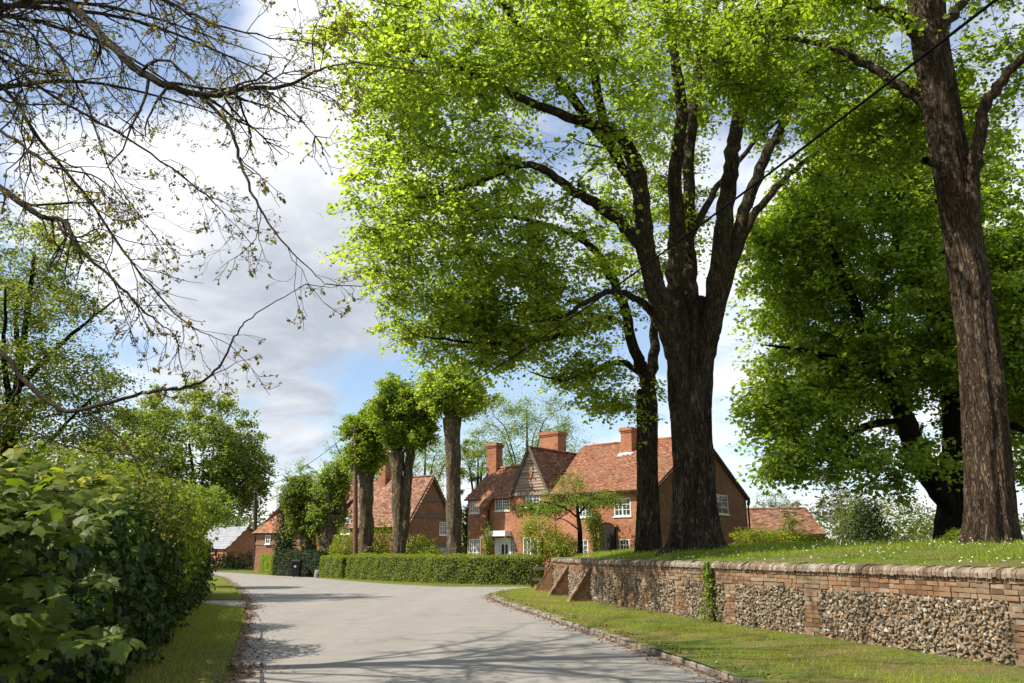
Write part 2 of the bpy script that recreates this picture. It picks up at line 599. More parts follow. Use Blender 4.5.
class Wood:
    def __init__(s):
        s.V, s.F, s.n = [], [], 0

    def tube(s, pts, rad, k=6, lobes=None, cap=True):
        pts = np.asarray(pts, float)
        rad = np.broadcast_to(np.asarray(rad, float), (len(pts),))
        t = np.gradient(pts, axis=0)
        t /= np.linalg.norm(t, axis=1)[:, None] + 1e-9
        u = np.array([1., 0, 0]) if abs(t[0][0]) < 0.8 else np.array([0, 1., 0])
        a = np.linspace(0, 2 * math.pi, k, endpoint=False)
        rings = []
        for i in range(len(pts)):
            u = u - t[i] * np.dot(u, t[i])
            u /= np.linalg.norm(u)
            w = np.cross(t[i], u)
            r = rad[i] * np.ones(k)
            if lobes is not None:
                r = r * lobes(a, i / (len(pts) - 1), pts[i])
            rings.append(pts[i] + np.cos(a)[:, None] * u * r[:, None] + np.sin(a)[:, None] * w * r[:, None])
        m = len(pts)
        s.V.append(np.vstack(rings))
        i0 = s.n + np.arange(m - 1)[:, None] * k
        j = np.arange(k)[None]
        j2 = (j + 1) % k
        s.F.append(np.stack([i0 + j, i0 + j2, i0 + k + j2, i0 + k + j], -1).reshape(-1, 4))
        s.n += m * k

    def build(s, name, m, parent, smooth=True):
        return raw_mesh(name, np.vstack(s.V), [np.vstack(s.F)], m, parent, smooth)


TEMPL = {
    'quad': (np.array([(0, 0, 0), (.5, -.36, .06), (1, 0, -.05), (.5, .36, .06)]), [np.array([(0, 1, 2, 3)])]),
    'leaf': (np.array([(0, 0, 0), (.3, -.38, .10), (.72, -.28, .05), (1, 0, -.08), (.72, .28, .05), (.3, .38, .10)]),
             [np.array([(0, 1, 2, 3), (0, 3, 4, 5)])]),
    'blade': (np.array([(0, -.05, 0), (0, .05, 0), (.6, .035, .12), (.6, -.035, .12), (1, 0, .36)]), [np.array([(0, 1, 2, 3)]), np.array([(3, 2, 4)])]),
    'fan': (np.array([(0, 0, 0), (.45, -.5, -.10), (.62, -.30, 0), (.85, -.22, -.08), (.78, 0, .02), (1.0, .06, -.12), (.72, .22, 0), (.70, .48, -.12), (.35, .34, 0)]),
            [np.array([(0, 1, 2), (0, 2, 3), (0, 3, 4), (0, 4, 5), (0, 5, 6), (0, 6, 7), (0, 7, 8)])]),
    'palm': (np.array([(0, 0, 0), (.02, -.26, .02), (.02, -.50, -.06), (.26, -.44, 0), (.56, -.60, -.10), (.62, -.30, .02), (1.0, 0, -.14), (.62, .30, .02),
                       (.56, .60, -.10), (.26, .44, 0), (.02, .50, -.06), (.02, .26, .02), (.4, 0, .05)]),
             [np.array([(12, 0, 1), (12, 1, 3), (1, 2, 3), (12, 3, 5), (3, 4, 5), (12, 5, 6), (12, 6, 7), (12, 7, 9), (7, 8, 9), (12, 9, 11), (9, 10, 11), (12, 11, 0)])]),
}


def norm(a):
    return a / (np.linalg.norm(a, axis=-1, keepdims=True) + 1e-9)


def leaves(name, pos, size, nrm, m, parent, tmpl='quad', tint=None, axis=None, kind=None):
    pos = np.asarray(pos, float)
    n = len(pos)
    size = np.broadcast_to(np.asarray(size, float), (n,))
    nrm = norm(np.asarray(nrm, float))
    if axis is None:
        axis = rng.normal(size=(n, 3))
    t = axis - nrm * np.sum(axis * nrm, 1, keepdims=True)
    t = norm(t)
    b = np.cross(nrm, t)
    tv, tf = TEMPL[tmpl]
    k = len(tv)
    sc = size[:, None, None]
    V = pos[:, None] + sc * (tv[None, :, 0, None] * t[:, None] + tv[None, :, 1, None] * b[:, None] + tv[None, :, 2, None] * nrm[:, None])
    F, tt = [], []
    if tint is None:
        tint = rng.random(n)
    for f in tf:
        F.append((np.arange(n)[:, None, None] * k + f[None]).reshape(-1, f.shape[1]))
        tt.append(np.repeat(tint, len(f)))
    o = raw_mesh(name, V.reshape(-1, 3), F, m, parent, False, attrs={'tint': ('FACE', np.concatenate(tt))})
    if kind:
        o['kind'] = kind
    return o


def in_ellipsoids(es):
    """es: list of (centre, radii, n, inner); random points, thinner towards the middle"""
    out = []
    for (c, r, n, inner) in es:
        d = norm(rng.normal(size=(n, 3)))
        q = (inner ** 3 + (1 - inner ** 3) * rng.random(n)) ** (1 / 3)
        out.append(np.asarray(c) + d * q[:, None] * np.asarray(r))
    return np.vstack(out)


def make_tree(name, label, cat, base, limbs, clumps, lm, bm, leaf=0.1, per=120, cr=0.7, flat=0.45, tmpl='quad', group=None,
              trunk_k=20, lobes=None, twig=True, tilt=0.55, droop=0.0, crown_c=None, mintz=None, rmax=0.09, limb_cut=None, tint_bias=0.0, rtwig=0.011, sprays=5, loose=1.0, one_wood=False):
    """limbs: (points, r0, r1); the first is the trunk.  Branches grow from the limbs to every leaf clump."""
    root = thing(name, label, cat, base, group)
    tw = Wood()
    nodes, nr, nd = [], [], []
    for li, (pts, r0, r1) in enumerate(limbs):
        c = catmull(pts, 16 if li == 0 else 7)
        s = np.linspace(0, 1, len(c))
        rad = r0 * (1 - s) + r1 * s
        if li == 0:
            tw.tube(c, rad, trunk_k, lobes)
        else:
            sm_ = np.clip(s / .22, 0, 1)
            if r0 > .12:
                rad = rad * (.38 + .62 * sm_ * sm_ * (3 - 2 * sm_))
            wob = rng.normal(size=c.shape) * np.minimum(0.03, r0 * 0.2) * np.sin(s * math.pi)[:, None]
            c = c + wob
            tw.tube(c, rad, 10)
        skip = int(len(c) * 0.45) if (li == 0 and limb_cut is None) else (int(len(c) * limb_cut) if li == 0 else 1)
        nodes.append(c[skip:])
        nr.append(rad[skip:])
        nd.append(norm(np.gradient(c, axis=0))[skip:])
    nodes, nr, nd = np.vstack(nodes), np.concatenate(nr), np.vstack(nd)
    clumps = np.asarray(clumps)
    dist = np.array([np.min(np.linalg.norm(nodes - c, axis=1)) for c in clumps])
    order = np.argsort(dist)
    br = tw if one_wood else Wood()
    LP, LN, LT = [], [], []
    for ci in order:
        c = clumps[ci]
        d = np.linalg.norm(nodes - c, axis=1)
        cost = d + 0.8 * np.maximum(0, nodes[:, 2] - c[2]) + 0.25 * (nr < 0.012)
        j = int(np.argmin(cost))
        L = d[j]
        a = nodes[j]
        ctrl = a + nd[j] * L * 0.38 + (c - a) * 0.2 + np.array([0, 0, 0.12 * L]) + rng.normal(size=3) * 0.07 * L
        m = max(4, min(9, int(L / 0.35) + 3))
        t = np.linspace(0, 1, m)[:, None]
        p = (1 - t) ** 2 * a + 2 * t * (1 - t) * ctrl + t ** 2 * c
        p[1:-1] += rng.normal(size=(m - 2, 3)) * 0.025 * L
        r0 = min(nr[j] * 0.6, 0.008 + 0.012 * L, rmax)
        rad = np.linspace(r0, max(rtwig * 0.55, 0.004), m)
        br.tube(p, rad, 5 if r0 > 0.03 else 4)
        nodes = np.vstack([nodes, p[1:]])
        nr = np.concatenate([nr, rad[1:]])
        nd = np.vstack([nd, norm(np.gradient(p, axis=0))[1:]])
        s = cr * rng.uniform(0.65, 1.3)
        k = int(per * rng.uniform(0.55, 1.45))
        # sub twigs with leaves along them
        nt = sprays
        dirs = rng.normal(size=(nt, 3)) * np.array([1, 1, flat])
        dirs = norm(dirs) * s * rng.uniform(0.8, 1.5, size=(nt, 1)) - np.array([0, 0, droop * s])
        if twig:
            for q in dirs:
                st = p[-2] * 0.5 + c * 0.5
                br.tube(np.stack([st, st + q * 0.5 + np.array([0, 0, 0.08 * s]), st + q]), [rtwig, rtwig * 0.7, rtwig * 0.4], 3)
        w = rng.integers(0, nt, k)
        f = rng.random(k) ** 0.7
        lp = c + dirs[w] * f[:, None] * 1.05 + rng.normal(size=(k, 3)) * np.array([.30, .30, .22 * (flat + .4)]) * s * loose
        LP.append(lp)
        out = norm(lp - (crown_c if crown_c is not None else c))
        LN.append(norm(np.array([0, 0, 1.0]) + out * 0.35 + rng.normal(size=(k, 3)) * tilt))
        LT.append(np.clip(rng.random(k) * 0.65 + rng.uniform(0, 0.4) + tint_bias, 0, 1))
    tw.build('trunk', bm, root)
    if not one_wood:
        br.build('branches', bm, root)
    LP, LN, LT = np.vstack(LP), np.vstack(LN), np.concatenate(LT)
    if mintz is not None:
        ok = LP[:, 2] > mintz
        LP, LN, LT = LP[ok], LN[ok], LT[ok]
    leaves('crown', LP, leaf * rng.uniform(0.7, 1.25, len(LP)), LN, lm, root, tmpl, LT)
    return root


def root_flare(n=7, amp=0.55, ph=0.0, flute=0.07, h=0.06, knots=()):
    """fluted bole, spreading into roots at the foot; function of angle and share of the length"""
    def f(a, s, p):
        e = math.exp(-s / h)
        e2 = math.exp(-s / (h * 0.35))
        fl = flute * (0.8 + 0.9 * s)
        w = 1 + fl * np.cos((n - 2) * a + ph + 1.5 * s) * .8 + flute * .6 * np.cos(n * a + ph + 2.5 * s) + .05 * np.sin(2 * a + 9 * s + ph) + flute * 0.6 * np.cos((n + 4) * a + 1.3 + ph - 4 * s) + 0.022 * np.sin(17 * a + 31 * s) + 0.016 * np.sin(29 * a - 23 * s + 2 * np.sin(40 * s)) + 0.012 * np.sin(41 * a + 57 * s)
        for (ks, ka, kamp) in knots:
            da = np.angle(np.exp(1j * (a - ka)))
            w = w + kamp * np.exp(-(da / .32) ** 2 - ((s - ks) / .022) ** 2)
        return w + e * amp * (0.55 + 0.3 * np.cos(n * a + ph)) + e2 * amp * 0.8 * np.maximum(0, np.cos((n - 2) * a + ph * 2))
    return f


def bush(name, label, es, lm, leaf, n, base=None, group=None, cat='shrub', tmpl='quad', tilt=0.7, core=True, stems=3, lump=0.18):
    """shrub: lumpy ellipsoids with leaves mostly near the outside"""
    c0 = np.asarray(es[0][0], float)
    gz = base if base is not None else c0[2] - es[0][1][2]
    root = thing(name, label, cat, (c0[0], c0[1], gz), group)
    w = Wood()
    for i in range(stems):
        q = c0 + rng.normal(size=3) * np.array(es[0][1]) * 0.3
        w.tube(catmull([(c0[0] + rng.normal() * .08, c0[1] + rng.normal() * .08, gz - .05), (c0 * .6 + q * .4) * np.array([1, 1, .8]), q], 5),
               np.linspace(0.05, 0.012, 11), 6)
    vol = np.array([np.prod(e[1]) ** (2 / 3) for e in es])
    cnt = (n * vol / vol.sum()).astype(int)
    LP, LN = [], []
    for (c, r), k in zip(es, cnt):
        d = norm(rng.normal(size=(k, 3)))
        ph = rng.uniform(0, 6, 6)
        bump = 1 + lump * (np.sin(5 * d[:, 0] + ph[0]) * np.sin(6 * d[:, 1] + ph[1]) + np.sin(7 * d[:, 2] + ph[2]) * np.sin(9 * d[:, 0] + ph[3]))
        q = bump * (1 - 0.5 * rng.random(k) ** 2.0) + rng.normal(size=k) * 0.05
        p = np.asarray(c) + d * q[:, None] * np.asarray(r)
        LP.append(p)
        LN.append(d / np.asarray(r) * np.mean(r) * 0.8 + np.array([0, 0, .5]) + rng.normal(size=(k, 3)) * tilt)
        # twigs inside
        for i in range(max(6, k // 160)):
            a = int(rng.integers(0, k))
            w.tube(np.stack([np.array([c0[0], c0[1], gz + .04]), np.asarray(c) * .6 + p[a] * .4 - np.array([0, 0, r[2] * .25]), p[a]]), [.016, .01, .004], 4)
    w.build('stems', M['bark_twig'], root)
    LP, LN = np.vstack(LP), np.vstack(LN)
    ok = LP[:, 2] > gz + 0.02
    LP, LN = LP[ok], LN[ok]
    leaves('foliage', LP, leaf * rng.uniform(.7, 1.3, len(LP)), LN, lm, root, tmpl)
    return root


def hedge(name, label, path, width, h, n, lm, leaf=0.055, cat='hedge', rough=0.05, z0=0.0, core=0.14, group=None, tmpl='quad', round_=0.12):
    """clipped hedge along a ground polyline (centre line): a solid near-black core for the inner shade, in a coat of leaves"""
    path = np.asarray(path, float)[:, :2]
    seg = np.linalg.norm(np.diff(path, axis=0), axis=1)
    S = np.concatenate([[0], np.cumsum(seg)])
    root = thing(name, label, cat, (*path[0], z0), group)

    def at(s):
        x = np.interp(s, S, path[:, 0])
        y = np.interp(s, S, path[:, 1])
        x2 = np.interp(np.minimum(s + .1, S[-1]), S, path[:, 0]) - np.interp(np.maximum(s - .1, 0), S, path[:, 0])
        y2 = np.interp(np.minimum(s + .1, S[-1]), S, path[:, 1]) - np.interp(np.maximum(s - .1, 0), S, path[:, 1])
        t = norm(np.stack([x2, y2], -1))
        return np.stack([x, y], -1), t
    L = S[-1]
    hw = width / 2
    # core
    mb = MB()
    ns = max(2, int(L / 0.8))
    ss = np.linspace(core, L - core, ns + 1)
    c, t = at(ss)
    nn = np.stack([-t[:, 1], t[:, 0]], -1)
    prof = [(-hw + core, z0), (-hw + core, z0 + h - core - round_), (-hw + core + round_, z0 + h - core), (hw - core - round_, z0 + h - core), (hw - core, z0 + h - core - round_), (hw - core, z0)]
    ring = [[np.array([*(c[i] + nn[i] * w), z]) for (w, z) in prof] for i in range(ns + 1)]
    for i in range(ns):
        for q in range(5):
            mb.poly([ring[i][q], ring[i][q + 1], ring[i + 1][q + 1], ring[i + 1][q]])
    mb.poly(ring[0])
    mb.poly(ring[-1][::-1])
    mb.build('branches', M['core'], root)  # closed dark box painted as the hedge's inner shade, no separate twigs
    # coat
    areas = np.array([h * L, h * L, width * L, h * width * .9, h * width * .9])
    cnt = (n * areas / areas.sum()).astype(int)
    LP, LN = [], []
    for i, k in enumerate(cnt):
        u, v = rng.random(k), rng.random(k)
        if i < 2:
            s, w, z = u * L, (hw if i else -hw) * np.ones(k), v * h
            ln, lz = (1 if i else -1), 0.0
            on = np.stack([0 * u, ln + 0 * u, 0 * u], -1)
        elif i == 2:
            s, w, z = u * L, (v * 2 - 1) * hw, h * np.ones(k)
            on = np.stack([0 * u, 0 * u, 1 + 0 * u], -1)
        else:
            s, w, z = np.full(k, 0.0 if i == 3 else L), (u * 2 - 1) * hw, v * h
            on = np.stack([np.full(k, -1.0 if i == 3 else 1.0), 0 * u, 0 * u], -1)
        # round the top corners, sink a little, wobble in long waves
        over = np.maximum(0, z - (h - round_)) / round_
        edge = np.maximum(0, np.abs(w) - (hw - round_)) / round_
        z = z - round_ * 0.35 * np.minimum(1, over) * np.minimum(1, edge)
        w = w - np.sign(w) * round_ * 0.35 * np.minimum(1, over) * np.minimum(1, edge)
        wave = rough * (np.sin(s * 2.1 + z * 3 + 1) + np.sin(s * 5.3 - z * 4 + w * 3) * .6)
        dep = wave - rng.random(k) ** 2 * core * 1.4 + np.abs(rng.normal(size=k)) * 0.02
        c, t = at(s)
        nn = np.stack([-t[:, 1], t[:, 0]], -1)
        xy = c + nn * (w + on[:, 1] * dep)[:, None] + t * (on[:, 0] * dep)[:, None]
        LP.append(np.column_stack([xy, z0 + z + on[:, 2] * dep]))
        o3 = np.column_stack([nn * on[:, 1:2] + t * on[:, 0:1], on[:, 2]])
        LN.append(o3 * 0.8 + np.array([0, 0, .45]) + rng.normal(size=(k, 3)) * 0.55)
    LP, LN = np.vstack(LP), np.vstack(LN)
    LP[:, 2] = np.maximum(LP[:, 2], z0 + 0.02)
    leaves('foliage', LP, leaf * rng.uniform(.7, 1.3, len(LP)), LN, lm, root, tmpl)
    return root


def poly_points(poly, n):
    """random points inside a ground polygon"""
    poly = np.asarray(poly, float)[:, :2]
    lo, hi = poly.min(0), poly.max(0)
    out = []
    tot = 0
    while tot < n:
        q = lo + (hi - lo) * rng.random((n * 2, 2))
        ins = np.zeros(len(q), bool)
        j = len(poly) - 1
        for i in range(len(poly)):
            xi, yi = poly[i]
            xj, yj = poly[j]
            cond = ((yi > q[:, 1]) != (yj > q[:, 1])) & (q[:, 0] < (xj - xi) * (q[:, 1] - yi) / (yj - yi + 1e-12) + xi)
            ins ^= cond
            j = i
        out.append(q[ins])
        tot += ins.sum()
    return np.vstack(out)[:n]


def grass(name, label, pts, zf, h, m, spread=0.5, tint=None):
    n = len(pts)
    z = zf(pts[:, 0], pts[:, 1])
    pos = np.column_stack([pts, z - 0.01])
    ax = np.column_stack([rng.normal(size=(n, 2)) * spread, np.ones(n)])
    nr = rng.normal(size=(n, 3)) * np.array([1, 1, 0.2])
    o = leaves(name, pos, h * rng.uniform(.5, 1.4, n), nr, m, None, 'blade', tint, ax)
    return tag(o, label, 'grass', kind='stuff')


def pnoise(x, y, f=1.0, s=0.0):
    return (np.sin(x * 1.3 * f + s) * np.cos(y * 1.7 * f - s * 2) + .6 * np.sin(x * 2.9 * f + y * 2.1 * f + s * 3) + .4 * np.cos(x * 5.3 * f - y * 4.7 * f + s)) / 2

# ================================================================== THE SETTING
def sheet(name, poly, z, m, kind='structure', thick=None):
    mb = MB()
    poly = [np.array([p[0], p[1], z]) for p in poly]
    mb.poly(poly)
    o = mb.build(name, m)
    o['kind'] = kind
    return o


# the ground, one sheet to the horizon, gently uneven far off
gm = MB()
xs = np.concatenate([[-1500, -700, -350], np.linspace(-180, 180, 37), [350, 700, 1500]])
ys = np.concatenate([[-200, -60], np.linspace(-20, 240, 27), [400, 800, 2500]])
gz = lambda x, y: -0.004 + (0 if y < 82 and abs(x) < 60 else 0.0)
for i in range(len(xs) - 1):
    for j in range(len(ys) - 1):
        gm.poly([(xs[i], ys[j], gz(xs[i], ys[j])), (xs[i + 1], ys[j], 0 - .004), (xs[i + 1], ys[j + 1], -.004), (xs[i], ys[j + 1], -.004)])
tag(gm.build('ground', M['ground']), kind='structure')

KERB = [np.array(p, float) for p in ((6.6, -8, 0), (4.6, 1, 0), (3.5, 6, 0))] + \
       [G(*p) for p in ((735, 683), (690, 667), (640, 650), (590, 633), (550, 619), (515, 607.5), (499, 601.5), (492, 598), (494, 595), (505, 592.4), (525, 590.2), (548, 588.8))]
KERB = catmull(KERB, 5)
TOPEDGE = [G(*p) for p in ((546, 587.0), (520, 586.8), (440, 586.5), (380, 583.2), (330, 579), (318, 577.6), (296, 576.6), (270, 575.2), (240, 573.2), (212, 571.6))]
LEFT = [G(*p) for p in ((190, 573.6), (207, 574.4), (222, 578), (236, 587), (243, 597), (246, 607), (243.5, 622), (238, 640), (231, 662), (224, 683))] + \
       [np.array((-3.75, 5, 0)), np.array((-3.8, -8, 0))]
LEFT = catmull(LEFT, 4)
far_l = TOPEDGE[-1]
road_poly = list(KERB) + TOPEDGE + [np.array((far_l[0] - 30, far_l[1] + 3, 0)), np.array((far_l[0] - 30, far_l[1] - 5, 0))] + list(LEFT)
sheet('road', road_poly, 0.004, M['road'])

M['dirt'] = plain_mat("road_edge_dirt", (.145, .105, .07), 0.95, 0.5, 7, bstr=0.6)


def edge_dirt(line, inward, w0, wj, z):
    seg_ = np.concatenate([[0], np.cumsum(np.linalg.norm(np.diff(line[:, :2], axis=0), axis=1))])
    ss__ = np.arange(0, seg_[-1], .12)
    x = np.interp(ss__, seg_, line[:, 0])
    y = np.interp(ss__, seg_, line[:, 1])
    tx, ty = np.gradient(x), np.gradient(y)
    L_ = np.hypot(tx, ty)
    nx, ny = -ty / L_ * inward, tx / L_ * inward
    w_ = np.maximum(.015, w0 + wj * pnoise(ss__, ss__ * .3, 1.1) + wj * .6 * pnoise(ss__, ss__, 4.3) + rng.normal(size=len(ss__)) * wj * .25)
    mb = MB()
    for i in range(len(ss__) - 1):
        mb.poly([(x[i], y[i], z), (x[i + 1], y[i + 1], z), (x[i + 1] + nx[i + 1] * w_[i + 1], y[i + 1] + ny[i + 1] * w_[i + 1], z), (x[i] + nx[i] * w_[i], y[i] + ny[i] * w_[i], z)])
    tag(mb.build('road_edge', M['dirt']), kind='structure')


edge_dirt(KERB, 1, .10, .07, .008)
edge_dirt(LEFT, 1, .19, .12, .0085)

# ---- wall line (road face of the flint wall)
WALLPX = [(1020, 668.5), (984, 663), (878, 647), (828, 637), (721, 625), (711, 622.5), (655, 610.5), (620, 606.3), (586, 603), (568, 597.5), (553, 590.6)]
VZ = 0.10
wp = [G(*p, VZ) for p in WALLPX]
d0 = wp[0] - wp[2]
d0 /= np.linalg.norm(d0)
wp = [wp[0] + d0 * 10, wp[0] + d0 * 4] + wp
# smooth the hand-read points
ww = np.array(wp)
for _ in range(3):
    ww[1:-1] = ww[1:-1] * .5 + (ww[:-2] + ww[2:]) * .25
end = ww[-1]
WL = catmull(ww, 8)
RET = np.array([end + np.array((.25, .35, 0)), end + np.array((1.2, .8, 0)), end + np.array((7.5, 2.6, 0))])   # the return behind the corner
WLINE = np.vstack([WL, catmull(RET, 6)])
seg = np.linalg.norm(np.diff(WLINE[:, :2], axis=0), axis=1)
WS = np.concatenate([[0], np.cumsum(seg)])
WLEN = WS[-1]
S_END = WS[len(WL) - 1]


def wall_at(s):
    s = np.asarray(s, float)
    p = np.stack([np.interp(s, WS, WLINE[:, 0]), np.interp(s, WS, WLINE[:, 1])], -1)
    e = 0.35
    q = np.stack([np.interp(s + e, WS, WLINE[:, 0]) - np.interp(s - e, WS, WLINE[:, 0]), np.interp(s + e, WS, WLINE[:, 1]) - np.interp(s - e, WS, WLINE[:, 1])], -1)
    t = norm(q)
    return p, t, np.stack([-t[..., 1], t[..., 0]], -1)          # point, along, outwards (to the road)


WALL_H = 1.24                                                   # coping top above the verge
# ---- right verge: from kerb back to the wall, a little higher at the wall
vk = catmull(np.array([k for k in KERB[8:]]), 1)
nv = 60
ks = np.linspace(0, 1, nv)
kseg = np.concatenate([[0], np.cumsum(np.linalg.norm(np.diff(vk[:, :2], axis=0), axis=1))])
kx, ky = np.interp(ks * kseg[-1], kseg, vk[:, 0]), np.interp(ks * kseg[-1], kseg, vk[:, 1])
pw, tw_, nw = wall_at(np.linspace(5.0, S_END - 0.1, nv))
pw = pw - nw * 0.12


def verge_z(x, y):
    return 0.085 + 0.02 * pnoise(x, y, 0.6)


vb = MB()
nu = 10
grid = [[None] * (nu + 1) for _ in range(nv)]
for i in range(nv):
    for j in range(nu + 1):
        f = j / nu
        q = np.array([kx[i], ky[i]]) * (1 - f) + pw[i] * f
        grid[i][j] = np.array([q[0], q[1], verge_z(q[0], q[1]) + 0.03 * f])
for i in range(nv - 1):
    for j in range(nu):
        vb.poly([grid[i][j], grid[i][j + 1], grid[i + 1][j + 1], grid[i + 1][j]])
tag(vb.build('verge', M['ground'], smooth=True), kind='structure')
verge_poly = [g[0] for g in grid] + [g[-1] for g in grid][::-1]

# ---- kerb of granite setts
kb = MB()
s = 0.0
KS = np.concatenate([[0], np.cumsum(np.linalg.norm(np.diff(KERB[:, :2], axis=0), axis=1))])
kp = lambda s: np.array([np.interp(s, KS, KERB[:, 0]), np.interp(s, KS, KERB[:, 1])])
while s < KS[-1] - .3:
    L = rng.uniform(.17, .30)
    a, b = kp(s + .006), kp(s + L - .006)
    t = (b - a) / np.linalg.norm(b - a)
    n = np.array([t[1], -t[0]])
    h = 0.082 + rng.normal() * .008
    o = rng.normal() * .008
    w = .15
    c = []
    for z, ins in ((-0.05, 0), (h - .02, 0), (h, .015)):
        for (q, e) in ((a, -o), (b, -o), (b, w - o), (a, w - o)):
            m_ = (a + b) / 2 + n * (w / 2 - o)
            r_ = q + n * e
            r_ = r_ + (m_ - r_) * (ins / .12)
            c.append((r_[0], r_[1], z + rng.normal() * .003))
    fs = [(8, 9, 10, 11)]
    for k in (0, 4):
        for i in range(4):
            fs.append((k + i, k + (i + 1) % 4, k + 4 + (i + 1) % 4, k + 4 + i))
    kb.solid(c, fs)
    s += L
kb.build('kerb', M['sett'])['kind'] = 'structure'

# ---- bank behind the wall
BD = norm(np.array([1.0, 0.30]))


def bank_z(t):
    return 1.30 + 0.42 * (1 - np.exp(-t / 2.4)) + 0.013 * t


ssb = np.linspace(0, S_END, 70)
pb, tb_, nb = wall_at(ssb)
ts = np.array([0, .15, .4, .8, 1.4, 2.2, 3.2, 4.5, 6, 8, 11, 15, 20, 27, 36, 48, 62])
bk = MB()
bg_ = []
for i in range(len(ssb)):
    st = pb[i] - nb[i] * 0.30
    row = []
    for t in ts:
        q = st + BD * t
        row.append(np.array([q[0], q[1], bank_z(t) + 0.05 * pnoise(q[0], q[1], .5) * min(1, t)]))
    bg_.append(row)
for i in range(len(ssb) - 1):
    for j in range(len(ts) - 1):
        bk.poly([bg_[i][j], bg_[i + 1][j], bg_[i + 1][j + 1], bg_[i][j + 1]][::-1])
dn = np.array([-.6, 2.2])
for j in range(len(ts) - 1):                                   # grassy slope down at the far side
    a, b = bg_[-1][j], bg_[-1][j + 1]
    f = 0.0 if j == 0 else 1.0
    a2 = np.array([a[0] + dn[0] * f, a[1] + dn[1] * f, 0 if j else a[2]])
    b2 = np.array([b[0] + dn[0], b[1] + dn[1], 0])
    bk.poly([a, b, b2, a2])
tag(bk.build('bank', M['ground'], smooth=True), kind='structure')


def bank_height(x, y):
    p = np.stack([x, y], -1)
    # distance behind the wall along BD: solve against the wall polyline (nearly straight)
    A, B = WL[8][:2], WL[-1][:2]
    d = B - A
    nrm_ = np.array([d[1], -d[0]]) / np.linalg.norm(d)
    t = ((p - A) @ nrm_) / float(BD @ nrm_)
    t = np.maximum(0, t - .3)
    return bank_z(t) + 0.05 * pnoise(x, y, .5) * np.minimum(1, t)


# ---- left verge with its crossover
lv1 = [G(*p) for p in ((244, 609), (243, 622), (237.5, 640), (230, 662), (223, 683))] + [np.array((-3.85, 5, 0)), np.array((-7, 5, 0)), np.array((-8.5, 14, 0)), G(178, 607), G(205, 605)]
lv2 = [G(*p) for p in ((190, 575.0), (206, 575.6), (221, 579), (234, 587.5), (240, 596), (242, 600.5), (200, 600.5), (170, 600.5), (165, 585))]


def mound(name, poly, z):
    mb = MB()
    p = np.array([[q[0], q[1]] for q in poly])
    c = p.mean(0)
    inner = p + (c - p) * np.minimum(.25, .25 / np.linalg.norm(p - c, axis=1))[:, None]
    n = len(p)
    for i in range(n):
        j = (i + 1) % n
        mb.poly([(*p[i], 0.0), (*p[j], 0.0), (*inner[j], z), (*inner[i], z)])
    mb.poly([(*q, z) for q in inner])
    return tag(mb.build(name, M['ground']), kind='structure')


mound('verge', lv1, 0.05)
mound('verge', lv2, 0.05)
drive = [G(*p) for p in ((247, 600.8), (246, 607.5), (205, 605.5), (150, 606), (150, 601), (200, 600.8))]
sheet('driveway', drive, 0.008, M['track'])
front_strip = [G(*p) for p in ((545, 587.2), (520, 587.0), (440, 586.8), (380, 583.5), (330, 579.3), (318, 577.8), (319, 574), (340, 574), (440, 580), (540, 581))]
mound('verge', front_strip, 0.05)
far_strip = [G(*p) for p in ((270, 575.4), (240, 573.4), (212, 571.8), (195, 571), (195, 568), (270, 568))]
mound('verge', far_strip, 0.05)

# ================================================================== FLINT WALL
wall = thing('garden_wall', 'long flint and brick garden wall with coping, holding back the grassy bank', 'wall', (*WL[30][:2], 0))
core = MB()
ss_ = np.linspace(0, WLEN, 90)
p, t, n = wall_at(ss_)
for i in range(len(ss_) - 1):
    a, b = p[i], p[i + 1]
    na, nb2 = n[i], n[i + 1]
    H = VZ + WALL_H - .10
    f0, f1 = a - na * .02, b - nb2 * .02
    k0, k1 = a - na * .34, b - nb2 * .34
    core.poly([(*f0, -.05), (*f0, H), (*f1, H), (*f1, -.05)])
    core.poly([(*k0, 0), (*k1, 0), (*k1, H), (*k0, H)])
    core.poly([(*f0, H), (*k0, H), (*k1, H), (*f1, H)])
core.build('mortar_core', M['mortar'], wall)


def wall_box(mb, s0, s1, z0, z1, d0, d1, j=.004, jit=True):
    """block in wall space: s along, d outwards"""
    a = wall_at(np.array([s0, s1]))
    c = []
    for z in (z0, z1):
        for (i, d) in ((0, d1), (1, d1), (1, d0), (0, d0)):
            q = a[0][i] + a[2][i] * d
            e = rng.normal(size=3) * j if jit else np.zeros(3)
            c.append((q[0] + e[0], q[1] + e[1], z + e[2]))
    mb.solid(c, [(3, 2, 1, 0), (4, 5, 6, 7), (0, 1, 5, 4), (1, 2, 6, 5), (2, 3, 7, 6), (3, 0, 4, 7)])


bricks = MB()
zc0 = VZ + WALL_H - .12            # underside of the coping
ncourse = 4
ztop = zc0
for k in range(ncourse):
    z1 = ztop - k * .074
    z0 = z1 - .064
    s = -0.11 * (k % 2)
    while s < WLEN - .05:
        L = .215 if rng.random() < .75 else .105
        wall_box(bricks, max(0, s), min(WLEN, s + L), z0, z1, -.06, rng.normal() * .005 + (0 if k else .008))
        s += L + .011
zflint = ztop - ncourse * .074
bricks.build('brick_course', M['wallbrick'], wall)
